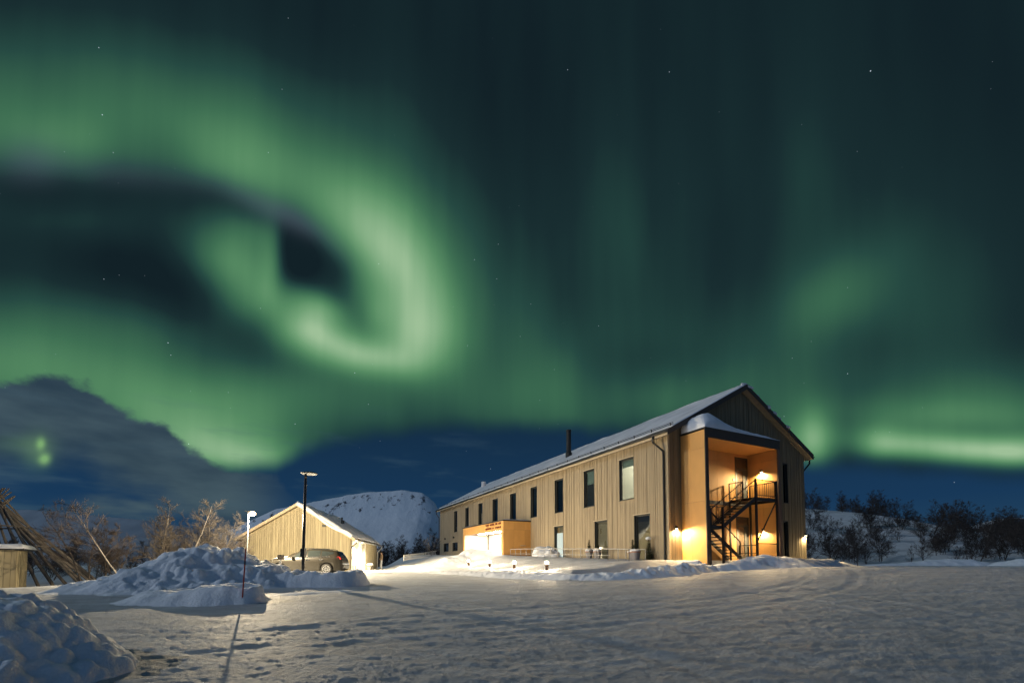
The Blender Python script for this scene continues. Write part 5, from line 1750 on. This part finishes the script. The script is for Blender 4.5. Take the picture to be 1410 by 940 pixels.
# ------------------------------------------------------------------ parked car
def build_car():
    ang = 0.10
    cx, cy = -12.6, 28.55
    # origin at the middle of the wheelbase, on the ground
    root = thing('parked_car', 'bronze-grey estate car with snow on its bonnet parked in front of the garage', 'car', (cx, cy, gz(cx, cy) - .02), ang)
    Lc = 4.55
    top = lambda x: float(np.interp(x, [0, .06, .2, .55, 1.0, 1.28, 1.65, 2.0, 2.35, 2.8, 3.3, 3.8, 4.1, 4.22, 4.32, 4.42, 4.5, 4.55],
                                    [.60, .74, .86, .98, 1.04, 1.08, 1.30, 1.47, 1.53, 1.56, 1.55, 1.50, 1.45, 1.38, 1.22, 1.02, .90, .70]))
    belt = lambda x: min(top(x) - .05, float(np.interp(x, [0, .2, 1.2, 4.2, 4.55], [.60, .80, .98, 1.10, 1.0])))
    wid = lambda x: float(np.interp(x, [0, .08, .3, .8, 1.5, 3.2, 4.1, 4.45, 4.55], [.55, .68, .83, .90, .92, .92, .88, .80, .70]))
    wx = (.88, 3.62)
    def sill(x):
        z = .26
        for w in wx:
            d = abs(x - w)
            if d < .40: z = max(z, .33 + math.sqrt(.40 ** 2 - d * d))
        return z if z > .26 else float(np.interp(x, [0, .15, 4.4, 4.55], [.34, .26, .26, .36]))
    def section(x):
        w, zt, zb, zs = wid(x), top(x), belt(x), sill(x)
        cab = min(1, max(0, (zt - zb - .05) / .35))
        rw = w * (.94 - .26 * cab)
        zm = max(zs + .05, .58); zm2 = max(zm + .04, min(.80, zb - .04))
        return [(w * .95, zs), (w * 1.0, zm), (w * 1.0, zm2), (w * .965, max(zb, zm2 + .02)), (rw + .02, max(zt - .055, zb + .025)), (rw - .08, max(zt - .012, zb + .03)), (rw * .45, zt), (0, zt + .004)]
    xs = sorted(set([round(Lc * k / 62, 4) for k in range(63)] + [w + d for w in wx for d in (-.40, -.38, -.33, -.25, .25, .33, .38, .40)]))
    m = MB()
    for x in xs:
        s_ = section(x)
        row = [(x - Lc / 2, -y, z) for y, z in s_] + [(x - Lc / 2, y, z) for y, z in reversed(s_[:-1])]
        m.v.extend(row)
    nr = 15
    for i in range(len(xs) - 1):
        for k in range(nr - 1):
            a = i * nr + k; m.face(a, a + nr, a + nr + 1, a + 1)
    m.face(*range(nr)); m.face(*[(len(xs) - 1) * nr + k for k in reversed(range(nr))])
    body = m.build('body', M['car_paint'], root, smooth=True)
    u = MB(); u.box(-Lc / 2 + .2, Lc / 2 - .25, -.70, .70, .22, .75); u.build('underbody', M['rubber'], root)
    def patch(name, x0, x1, za, zb_, mat, off=.006, n=10, side=-1):
        """glass laid on the body side between two height functions"""
        m = MB()
        for i in range(n + 1):
            x = x0 + (x1 - x0) * i / n
            s_ = section(x); (y3, z3), (y4, z4) = s_[3], s_[4]
            for f_ in (za(x), zb_(x)):
                y = y3 + (y4 - y3) * f_; z = z3 + (z4 - z3) * f_
                m.v.append((x - Lc / 2, side * (y + off), z + .002)); m.v.append((x - Lc / 2, side * (y - .012), z))
        for i in range(n):
            a = i * 4
            m.face(a, a + 4, a + 6, a + 2); m.face(a + 1, a + 3, a + 7, a + 5); m.face(a, a + 1, a + 5, a + 4); m.face(a + 2, a + 6, a + 7, a + 3)
        m.face(0, 2, 3, 1); m.face(n * 4, n * 4 + 1, n * 4 + 3, n * 4 + 2)
        return m.build(name, mat, root)
    g = M['car_glass']
    for sd in (-1, 1):
        patch('side_window', 1.62, 2.42, lambda x: .10, lambda x: .92 * min(1, (x - 1.50) / .5), g, side=sd)
        patch('side_window', 2.50, 3.22, lambda x: .10, lambda x: .92, g, side=sd)
        patch('side_window', 3.30, 3.98, lambda x: .10 + .45 * max(0, (x - 3.6) / .38), lambda x: .90 - .1 * (x - 3.3), g, side=sd)
    # windscreen and tail window, curved quads on the top surface
    def across(name, x0, x1, mat, off, n=8, fy=.8):
        m = MB()
        for i in range(n + 1):
            x = x0 + (x1 - x0) * i / n
            for k in range(7):
                yy = (k / 3 - 1) * fy * (section(x)[5][0])
                m.v.append((x - Lc / 2, yy, top(x) + off - .03 * (yy / .7) ** 2)); 
        for i in range(n):
            for k in range(6):
                a = i * 7 + k; m.face(a, a + 1, a + 8, a + 7)
        return m.build(name, mat, root, smooth=True)
    across('windscreen', 1.36, 1.96, g, .012, fy=.95)
    across('tail_window', 4.20, 4.40, g, .012, fy=.9)
    # snow on bonnet and screen
    m = MB(); n = 18
    r = random.Random(2)
    for i in range(n + 1):
        x = .25 + 1.55 * i / n
        for k in range(9):
            yy = (k / 4 - 1) * (section(x)[5][0] + .05) * .93
            e_ = min(1, min(k, 8 - k) / 2 + .15) * min(1, min(i, n - i) / 2 + .1)
            m.v.append((x - Lc / 2, yy, top(x) + .004 + e_ * (.055 + r.uniform(-.008, .012)) - .02 * abs(yy) ** 2))
    for i in range(n):
        for k in range(8):
            a = i * 9 + k; m.face(a, a + 1, a + 10, a + 9)
    m.build('bonnet_snow', M['snow'], root, smooth=True)
    for w in wx:
        for sd in (-1, 1):
            y0 = sd * .895
            t = MB(); prof = [(.20, -.10), (.315, -.105), (.335, -.06), (.335, .06), (.315, .105), (.20, .10)]
            n = 22
            for rr_, yy in prof:
                for k in range(n):
                    a = 2 * math.pi * k / n; t.v.append((w - Lc / 2 + rr_ * math.cos(a), y0 + sd * yy - sd * .09, .335 + rr_ * math.sin(a)))
            for i in range(len(prof) - 1):
                for k in range(n):
                    a, b = i * n + k, i * n + (k + 1) % n; t.face(a, b, b + n, a + n)
            wh = t.build('wheel', M['rubber'], root, smooth=True)
            rm = MB()
            for k in range(10):
                a = 2 * math.pi * k / 10
                rm.bar((w - Lc / 2 + .05 * math.cos(a), y0 + sd * .012, .335 + .05 * math.sin(a)), (w - Lc / 2 + .205 * math.cos(a), y0 + sd * .005, .335 + .205 * math.sin(a)), .028, .02)
            ring = [(w - Lc / 2 + .215 * math.cos(2 * math.pi * k / 24), y0 + sd * .002, .335 + .215 * math.sin(2 * math.pi * k / 24)) for k in range(25)]
            rm.tube(ring, .016, 6, caps=False); rm.build('rim', M['rim_metal'], wh)
            hd = MB(); hd.tube([(w - Lc / 2, y0 - sd * .14, .335), (w - Lc / 2, y0 + sd * .02, .335)], .06, 12); hd.tube([(w - Lc / 2, y0 - sd * .16, .335), (w - Lc / 2, y0 - sd * .09, .335)], .19, 16)
            hd.build('hub', M['frame'], wh)
    for sd in (-1, 1):
        tl = MB(); tl.hexa([(1.93, sd * .80, .95), (2.17, sd * .80, .93), (2.17, sd * .62, .93), (1.99, sd * .62, .95), (1.94, sd * .862, 1.10), (2.09, sd * .80, 1.10), (2.09, sd * .62, 1.10), (1.99, sd * .62, 1.10)])
        tl.build('tail_light', M['tail_red'], root)
        hl = MB(); hl.hexa([(-2.20, sd * .58, .70), (-1.85, sd * .82, .72), (-1.85, sd * .70, .72), (-2.12, sd * .5, .70), (-2.10, sd * .56, .84), (-1.78, sd * .84, .86), (-1.8, sd * .68, .86), (-2.05, sd * .5, .84)])
        hl.build('headlight', M['lens_white'], root)
        mr = MB(); mr.blob((-.62, sd * 1.0, 1.04), .10, .10, .075, 4, 12, 8, .03); mr.bar((-.62, sd * .86, 1.0), (-.62, sd * .97, 1.02), .04); mr.build('wing_mirror', M['car_paint'], root, smooth=True)
        rr2 = MB(); rr2.tube([(-.25, sd * .62, 1.55), (-.1, sd * .62, 1.60), (1.4, sd * .60, 1.57), (1.6, sd * .60, 1.50)], .018, 6); rr2.build('roof_rail', M['black_metal'], root)
        for xh in (.25, 1.02):
            h = MB(); h.bar((xh - .1, sd * .935, .90), (xh + .1, sd * .935, .91), .02, .035); h.build('door_handle', M['chrome'], root)
        ch_ = MB(); ch_.bar((-.60, sd * .905, 1.045), (1.55, sd * .900, 1.085), .012, .02); ch_.build('chrome_strip', M['chrome'], root)
    bp = MB(); bp.box(2.16, 2.30, -.72, .72, .42, .62); bp.build('bumper', M['car_paint'], root)
    bs = MB(); bs.blob((2.25, 0, .66), .10, .75, .06, 6, 14, 8, .15); bs.build('bumper_snow', M['snow'], root, smooth=True)
    return root



build_car()

# ------------------------------------------------------------------ lamps and posts
lp = at(339, 780, 25.2); lz = gz(lp[0], lp[1]); lamp_z = at(341, 706, 25.2)[2]
SL = thing('street_lamp', 'short glowing street lamp on a pale pole beside the garage', 'street lamp', (lp[0], lp[1], lz - .2))
hz = lamp_z - lz + .2
m = MB(); m.tube([(0, 0, 0), (.02, 0, hz * .5), (.04, 0, hz + .08)], [.045, .04, .032], 10); m.build('pole', M['pole_paint'], SL)
m = MB(); m.box(-.14, .36, -.06, .06, hz + .075, hz + .115); hd = m.build('lamp_head', M['pole_paint'], SL)
m = MB(); m.blob((.26, 0, hz - .04), .16, .16, .12, 1, 14, 10, 0); m.build('bulb', M['lamp_glow'], hd, smooth=True)
LAMP_W = 8600
point('street_lamp_light', SL, (.30, 0, hz - .24), LAMP_W, (1.0, .80, .51), .06)

dp = at(417.3, 784, 18.5)
dz = gz(dp[0], dp[1]); dtop = at(418.3, 652, 18.5)[2] - dz
DL = thing('street_lamp', 'tall black lamp post with an unlit disc-shaped head rising out of the snow bank', 'street lamp', (dp[0], dp[1], dz - .3))
h_ = dtop + .3
m = MB(); m.tube([(0, 0, 0), (0, 0, h_ * .45), (.02, 0, h_)], [.062, .062, .05], 14); m.build('pole', M['black_metal'], DL)
m = MB(); m.lathe([(.30, -.012), (.31, .0), (.30, .02), (.22, .045), (.05, .055)], 30, (.17, 0, h_ + .01)); dh = m.build('disc_head', M['black_metal'], DL)
m = MB(); m.lathe([(.285, -.022), (.285, -.013)], 30, (.17, 0, h_ + .01)); m.build('diffuser', M['white_paint'], dh)
m = MB(); m.box(-.085, .085, -.1, .07, h_ * .30, h_ * .30 + .32); m.build('socket_box', M['black_metal'], DL)

pp_ = at(386, 780, 24); pz = gz(pp_[0], pp_[1])
PO = thing('power_post', 'short grey post carrying a dark socket box, by the bonnet of the car', 'power post', (pp_[0], pp_[1], pz - .1))
bz = at(386, 767, 24)[2] - pz + .1
m = MB(); m.tube([(0, 0, 0), (0, 0, bz + .05)], .045, 8); m.build('post', M['grey_metal'], PO)
m = MB(); m.box(-.12, .14, -.09, .09, bz - .12, bz + .14); m.box(-.10, .12, -.1, -.091, bz - .08, bz + .10); m.build('socket_box', M['dark_trim'], PO)

mk = at(335, 812, 12.0); mt = at(338.3, 755, 12.0); mz = gz(mk[0], mk[1])
MK = thing('marker_pole', 'thin red snow marker pole stuck in the plowed bank', 'marker pole', tuple(mk))
m = MB(); m.tube([(-.03, 0, -.5), tuple((mt - mk) * .5), tuple(mt - mk)], [.018, .018, .016], 8); m.build('pole', M['red_paint'], MK)
m = MB(); a_ = (mt - mk) * .62; b_ = (mt - mk) * .70; m.tube([tuple(a_), tuple(b_)], .020, 8); m.build('reflector_band', M['dark_trim'], MK)

# bench and shovels by the garage door
bn = at(509, 783, 40.0); bzz = gz(bn[0], bn[1])
BN = thing('bench', 'small snow-covered bench beside the garage wall', 'bench', (bn[0], bn[1], bzz), .11 + math.pi / 2)
m = MB(); m.box(-.6, .6, -.2, .2, .40, .45); m.build('seat', M['pole_wood'], BN)
for x_ in (-.5, .5):
    m = MB(); m.box(x_ - .04, x_ + .04, -.16, .16, 0, .40); m.build('leg', M['pole_wood'], BN)
m = MB(); m.blob((0, 0, .50), .62, .24, .10, 5, 18, 8, .1); m.build('snow', M['snow'], BN, smooth=True)
for k, (px, lab) in enumerate(((486.6, 'snow shovel leaning by the left part of the bright garage door'), (489.8, 'snow shovel leaning right of the other one at the garage door'))):
    sp_ = at(px, 781, 36.9 + k * .5); z_ = gz(sp_[0], sp_[1])
    S_ = thing('snow_shovel', lab, 'shovel', (sp_[0], sp_[1], z_), .1, 'shovels by the garage door')
    m = MB(); m.tube([(0, 0, .3), (-.12, 0, 1.25)], .022, 6); m.build('handle', M['pole_wood'], S_)
    m = MB(); m.hexa([(-.0, -.2, 0), (.03, -.2, 0), (.03, .2, 0), (0, .2, 0), (-.05, -.18, .42), (-.03, -.18, .42), (-.03, .18, .42), (-.05, .18, .42)]); m.build('blade', M['frame'], S_)

# ------------------------------------------------------------------ person by the garage
def build_person():
    pos = at(525, 783, 46.0); z = gz(pos[0], pos[1])
    h = 1.0
    J = dict(pelvis=(0, 0, .95), spine=(0, .02, 1.18), chest=(0, .02, 1.38), neck=(0, 0, 1.52), head0=(0, -.03, 1.60), head1=(0, -.03, 1.72),
             lsh=(.19, .01, 1.43), lel=(.25, .03, 1.16), lha=(.22, -.12, .95), rsh=(-.19, .01, 1.43), rel=(-.26, .0, 1.17), rha=(-.24, -.16, .98),
             lhip=(.10, 0, .90), lkn=(.12, -.03, .50), lan=(.12, .02, .09), lto=(.14, -.16, .04), rhip=(-.10, 0, .90), rkn=(-.13, -.05, .50), ran=(-.15, .0, .09), rto=(-.19, -.17, .04))
    Rr = dict(pelvis=.16, spine=.155, chest=.175, neck=.062, head0=.085, head1=.085, lsh=.085, lel=.062, lha=.045, rsh=.085, rel=.062, rha=.045,
              lhip=.105, lkn=.075, lan=.055, lto=.05, rhip=.105, rkn=.075, ran=.055, rto=.05)
    E = [('pelvis', 'spine'), ('spine', 'chest'), ('chest', 'neck'), ('neck', 'head0'), ('head0', 'head1'), ('chest', 'lsh'), ('lsh', 'lel'), ('lel', 'lha'),
         ('chest', 'rsh'), ('rsh', 'rel'), ('rel', 'rha'), ('pelvis', 'lhip'), ('lhip', 'lkn'), ('lkn', 'lan'), ('lan', 'lto'), ('pelvis', 'rhip'), ('rhip', 'rkn'), ('rkn', 'ran'), ('ran', 'rto')]
    names = list(J)
    me = bpy.data.meshes.new('person_skeleton'); me.from_pydata([J[n] for n in names], [(names.index(a), names.index(b)) for a, b in E], [])
    o = bpy.data.objects.new('person_skeleton', me); col.objects.link(o)
    sk = o.modifiers.new('skin', 'SKIN')
    for i, n in enumerate(names):
        v = me.skin_vertices[0].data[i]; v.radius = (Rr[n], Rr[n] * (.72 if n in ('pelvis', 'spine', 'chest') else 1)); v.use_root = n == 'pelvis'
    sb = o.modifiers.new('sub', 'SUBSURF'); sb.levels = 2; sb.render_levels = 2
    dg = bpy.context.evaluated_depsgraph_get()
    nm = bpy.data.meshes.new_from_object(o.evaluated_get(dg))
    bpy.data.objects.remove(o)
    nm.name = 'person'
    nm.materials.clear()
    for k in ('tan_jacket', 'pale_cloth', 'skin', 'rubber'):
        nm.materials.append(M[k])
    for p in nm.polygons:
        c = p.center
        p.use_smooth = True
        p.material_index = 3 if c.z < .10 else (1 if c.z < .93 and abs(c.x) < .2 and c.y > -.10 else (2 if c.z > 1.50 or (c.z < 1.02 and abs(c.x) > .17) else 0))
    b = bpy.data.objects.new('person', nm); col.objects.link(b)
    b.location = (pos[0], pos[1], z); b.rotation_euler = (0, 0, R(-60))
    tag(b, 'person in a tan jacket and pale trousers standing at the far corner of the garage', 'person')
    hr = MB(); hr.blob((0, -.005, 1.70), .098, .105, .10, 3, 14, 8, .04); hr.build('hair', M['hair'], b, smooth=True)
    fc = MB()
    for sx in (-1, 1):
        fc.blob((sx * .035, -.118, 1.665), .012, .008, .008, 1, 8, 5, 0)
    fc.build('eyes', M['hair'], b)
    ns = MB(); ns.blob((0, -.128, 1.635), .014, .018, .022, 1, 8, 6, 0); ns.build('nose', M['skin'], b)


build_person()

# ------------------------------------------------------------------ pole tent frame and hut at the left edge
tc_ = at(-14, 808, 28.0); tz = gz(tc_[0], tc_[1])
TP = thing('pole_tent_frame', 'bare conical tent frame of many leaning weathered poles at the left edge', 'tent frame', (tc_[0], tc_[1], tz))
th_ = at(-14, 682, 28)[2] - tz
r_ = random.Random(21)
for k in range(36):
    a = 2 * math.pi * k / 36 + r_.uniform(-.07, .07); rad = 5.15 * r_.uniform(.93, 1.03)
    base = Vector((rad * math.cos(a), rad * math.sin(a), -.15))
    tip = Vector((-.12 * math.cos(a) + r_.uniform(-.35, .35), -.12 * math.sin(a) + r_.uniform(-.35, .35), th_ * r_.uniform(.92, 1.03)))
    ex = (tip - base) * r_.uniform(.02, .16)
    mid = base.lerp(tip, .5) + Vector((r_.uniform(-.16, .16), r_.uniform(-.16, .16), r_.uniform(-.12, .10)))
    m = MB(); m.tube([base, base.lerp(mid, .5) + Vector((r_.uniform(-.05, .05), r_.uniform(-.05, .05), 0)), mid, mid.lerp(tip, .5), tip, tip + ex],
                     [.085, .078, .07, .06, .05, .036], 7); m.build('pole', M['pole_wood'], TP)
for hh, ff_ in ((.45, .57), (.66, .36)):
    pts = [(4.55 * ff_ * math.cos(2 * math.pi * k / 16), 4.55 * ff_ * math.sin(2 * math.pi * k / 16), th_ * hh) for k in range(17)]
    m = MB(); m.tube(pts, .045, 6, caps=False); m.build('ring', M['pole_wood'], TP)

hp_ = at(20, 808, 23.5); hz_ = gz(hp_[0], hp_[1])
HU = thing('hut', 'small pale board hut with thick snow on its roof, cut by the left edge', 'hut', (hp_[0], hp_[1], hz_ - .1), R(38))
ht = at(20, 757, 23.5)[2] - hz_ + .1
PH1 = plane('x', 0.0, -1); PH2 = plane('y', 0.0, 1); PH3 = plane('y', -3.0, -1); PH4 = plane('x', 2.6, 1)
m = MB(); m.box(-2.97, -.03, .03, 2.57, 0, ht - .02); hb = m.build('wall', M['inside_dark'], HU)
m = MB(); clad(m, PH1, -3.0, 0.0, 0, lambda u: ht, (), .2, 61); clad(m, PH2, 0.0, 2.6, 0, lambda u: ht, (), .2, 62); clad(m, PH3, 0.0, 2.6, 0, lambda u: ht, (), .2, 63); clad(m, PH4, -3.0, 0.0, 0, lambda u: ht, (), .2, 64)
m.build('cladding', M['garage_wood'], hb)
m = MB(); m.box(-3.3, .3, -.3, 2.9, ht + .003, ht + .09); hr_ = m.build('roof', M['roof_metal'], HU)
m = MB()
uu = np.linspace(-3.32, .36, 30); vv = np.linspace(-.34, 2.94, 26)
for x_ in uu:
    for y_ in vv:
        e_ = min(1, (min(x_ + 3.32, .36 - x_, y_ + .34, 2.94 - y_) / .22 + .0)) ** .5 if min(x_ + 3.32, .36 - x_, y_ + .34, 2.94 - y_) > 0 else 0
        m.v.append((x_, y_, ht + .07 + e_ * (.26 + .04 * math.sin(x_ * 2.1) * math.cos(y_ * 1.7))))
for i in range(29):
    for j in range(25):
        m.face(i * 26 + j, (i + 1) * 26 + j, (i + 1) * 26 + j + 1, i * 26 + j + 1)
m.build('snow_cover', M['snow'], hr_, smooth=True)


# ------------------------------------------------------------------ bare birches
def grow(seed, h, stems=1, lean=(0, 0), bl=1.0, spread=.55, twig=.010, density=1.0, bend=.25, low=.25, base_r=None):
    r = random.Random(seed)
    trunk, crown = MB(), MB()
    base_r = base_r or h * .0105

    def path(p, d, length, n, wander, lift):
        pts = [Vector(p)]; d = Vector(d).normalized()
        for _ in range(n):
            d = (d + Vector((r.uniform(-1, 1), r.uniform(-1, 1), r.uniform(-.6, .6) + lift)) * wander).normalized()
            pts.append(pts[-1] + d * length / n)
        return pts

    for s_ in range(stems):
        a = r.uniform(0, 6.28)
        d0 = Vector((lean[0] + (.30 * math.cos(a) if stems > 1 else 0), lean[1] + (.30 * math.sin(a) if stems > 1 else 0), 1))
        hh = h * r.uniform(.8, 1.0) if s_ else h
        tp = path((.12 * math.cos(a) * (stems > 1), .12 * math.sin(a) * (stems > 1), -.2), d0, hh, 9, bend * .35, .12)
        rad = [base_r * (1 - .86 * i / 9) for i in range(10)]
        trunk.tube(tp, rad, 7)
        nb = int(13 * density)
        for k in range(nb):
            f_ = low + (1 - low) * (k + r.random()) / nb
            i = min(8, int(f_ * 9)); p = tp[i].lerp(tp[i + 1], f_ * 9 - i)
            ax = (tp[i + 1] - tp[i]).normalized()
            a2 = r.uniform(0, 6.28); side = ax.orthogonal().normalized(); side = (side * math.cos(a2) + ax.cross(side) * math.sin(a2))
            d1 = (ax * r.uniform(.5, 1.0) + side * r.uniform(.55, 1.1) * (1 + spread)).normalized()
            l1 = bl * hh * (.42 * (1 - f_) + .13) * r.uniform(.7, 1.15)
            bp = path(p, d1, l1, 5, .20, .10)
            r1 = base_r * (1 - .86 * f_) * .50
            (trunk if r1 > .02 else crown).tube(bp, [max(twig, r1 * (1 - .7 * j / 5)) for j in range(6)], 5 if r1 > .02 else 4, caps=False)
            for q in range(int(6 * density)):
                g_ = .2 + .8 * r.random(); j = min(4, int(g_ * 5)); p2 = bp[j].lerp(bp[j + 1], g_ * 5 - j)
                ax2 = (bp[j + 1] - bp[j]).normalized(); a3 = r.uniform(0, 6.28); s2 = ax2.orthogonal().normalized(); s2 = s2 * math.cos(a3) + ax2.cross(s2) * math.sin(a3)
                d2 = (ax2 + s2 * r.uniform(.5, 1.0)).normalized(); l2 = l1 * r.uniform(.28, .55)
                tp2 = path(p2, d2, l2, 3, .25, .12)
                crown.tube(tp2, [twig * 1.1, twig, twig * .8, twig * .5], 3, caps=False)
                for w in range(int(5 * density)):
                    e_ = .15 + .85 * r.random(); j2 = min(2, int(e_ * 3)); p3 = tp2[j2].lerp(tp2[j2 + 1], e_ * 3 - j2)
                    d3 = ((tp2[j2 + 1] - tp2[j2]).normalized() + Vector((r.uniform(-1, 1), r.uniform(-1, 1), r.uniform(-.5, .9))) * .8).normalized()
                    tp3 = path(p3, d3, l2 * r.uniform(.35, .7), 2, .25, .05)
                    crown.tube(tp3, [twig * .75, twig * .6, twig * .35], 3, caps=False)
    return trunk, crown


def make_tree(name, label, seed, h, bark='bark', twigm='twig', group=None, **kw):
    root = thing(name, label, 'tree', (0, 0, 0), 0, group)
    t, c = grow(seed, h, **kw)
    t.build('trunk', M[bark], root); c.build('crown', M[twigm], root)
    return root


def put(root, px, Y, rot=0.0, sc=1.0, dz=-.05, py=None):
    p = at(px, 780, Y)
    root.location = (p[0], p[1], gz(p[0], p[1]) + dz); root.rotation_euler = (0, 0, rot); root.scale = (sc, sc, sc)
    return root


near = [
    ('bare birch with a forked dark crown standing nearest to the pole tent', 122, 24.5, 101, 4.6, dict(stems=2, bend=.5, twig=.008), 'bark', 'twig'),
    ('bare crooked birch leaning left beside the pole tent birch', 178, 24.0, 102, 4.5, dict(lean=(-.75, 0), bend=.35, twig=.008, low=.4), 'pale_bark', 'twig'),
    ('dark bushy birch between the leaning birch and the lamplit ones', 152, 27.0, 103, 3.4, dict(stems=3, twig=.009), 'bark', 'twig'),
    ('lamplit birch with pale upright top twigs, leftmost of the lit clump', 207, 29.5, 104, 4.9, dict(stems=2, twig=.008, spread=.3), 'pale_bark', 'brown_twig'),
    ('low brown lamplit birch filling the middle of the lit clump', 228, 29.5, 105, 4.0, dict(stems=3, twig=.008), 'bark', 'brown_twig'),
    ('lamplit birch with a pale trunk leaning right over the clump', 243, 30.0, 106, 5.6, dict(lean=(.5, 0), bend=.3, twig=.008, low=.45), 'pale_bark', 'brown_twig'),
    ('dense brown birch bush just behind the pale leaning trunk', 262, 31.0, 107, 4.3, dict(stems=3, twig=.008), 'bark', 'brown_twig'),
    ('frosty pale birch bush nearest to the glowing street lamp', 287, 32.0, 108, 4.3, dict(stems=4, twig=.009, spread=.25, lean=(.15, 0)), 'pale_bark', 'frost_twig'),
    ('tiny dark birch low behind the bank left of the street lamp', 312, 29.0, 109, 2.4, dict(stems=3, twig=.009), 'bark', 'twig'),
]
for lab, px, Y, sd, h, kw, bk, tw in near:
    kw.setdefault('density', 1.4); kw.setdefault('bl', .85); kw['spread'] = .15; kw['twig'] = .0065; h *= 1.12
    put(make_tree('bare_birch', lab, sd, h, bk, tw, 'birches behind the big snow bank', **kw), px, Y, 0, 1.0)
put(make_tree('bare_sapling', 'crooked bare sapling in the snow in front of the garage wall', 110, 2.1, 'bark', 'twig', None, lean=(-.55, 0), bend=.6, twig=.007, density=.6, low=.3, base_r=.045), 369, 21.5, 0, 1.0, -.1)
put(make_tree('frosted_sapling', 'small frosted bare tree on the slope beside the far end of the long building', 111, 2.7, 'pale_bark', 'frost_twig', None, stems=2, twig=.014, density=.8), 591, 53, 0, 1.0, -.1)
put(make_tree('frosted_sapling', 'slender frosted birch in front of the wood at the right side', 113, 5.4, 'pale_bark', 'twig', None, twig=.014, density=.7, base_r=.09, low=.5), 1358, 58, 0, 1.0, -.1)

kinds = [make_tree('bare_birch', 'dark bare mountain birch in the wood behind the left snow bank', 201 + k, 4.6, 'bark', 'twig', 'birches in the left wood', stems=(1, 2, 2, 1, 3)[k], twig=.0075, density=1.5, low=.10, base_r=.045, spread=.0, bl=.72, lean=((0, .1), (.1, 0), (-.1, 0), (0, -.1), (0, 0))[k]) for k in range(5)]
used = set()
rt = random.Random(17)


def scatter(n, pxr, Yr, sc, label, group, ok=None):
    done = 0
    tries = 0
    while done < n and tries < n * 30:
        tries += 1
        px = rt.uniform(*pxr); Y = rt.uniform(*Yr)
        p = at(px, 780, Y)
        if ok and not ok(px, Y, p):
            continue
        k = rt.randrange(5)
        z = gz(p[0], p[1])
        s_ = rt.uniform(*sc)
        if k not in used:
            t = kinds[k]; used.add(k); t.location = (p[0], p[1], z - .1); t.rotation_euler = (0, 0, rt.uniform(0, 6.28)); t.scale = (s_,) * 3
            t['label'] = label; t['group'] = group
        else:
            t = copy_tree(kinds[k], (p[0], p[1], z - .1), rt.uniform(0, 6.28), s_, label); t['group'] = group
        done += 1


notbuilding = lambda px, Y, p: not (-1.5 < to_local(p[0], p[1])[0] < 14 and -3 < to_local(p[0], p[1])[1] < 43)
scatter(44, (-60, 345), (34, 62), (.6, .92), 'dark bare mountain birch in the wood behind the left snow bank', 'birches in the left wood')
scatter(36, (508, 612), (68, 96), (.85, 1.15), 'dark bare birch in the wood between the garage and the long building', 'birches in the middle wood', lambda px, Y, p: notbuilding(px, Y, p))
scatter(46, (1090, 1330), (98, 128), (.75, 1.25), 'dark bare birch on the snowy hilltop right of the long building', 'birches on the hilltop', lambda px, Y, p: gz(p[0], p[1]) > 10.5 or rt.random() < .12)
scatter(110, (1105, 1440), (52, 84), (.5, 1.0), 'dark bare birch in the thicket at the foot of the right hill', 'birches in the right thicket')
scatter(46, (1285, 1470), (66, 118), (.85, 1.45), 'tall dark bare birch in the dense wood at the right edge', 'birches in the right wood')
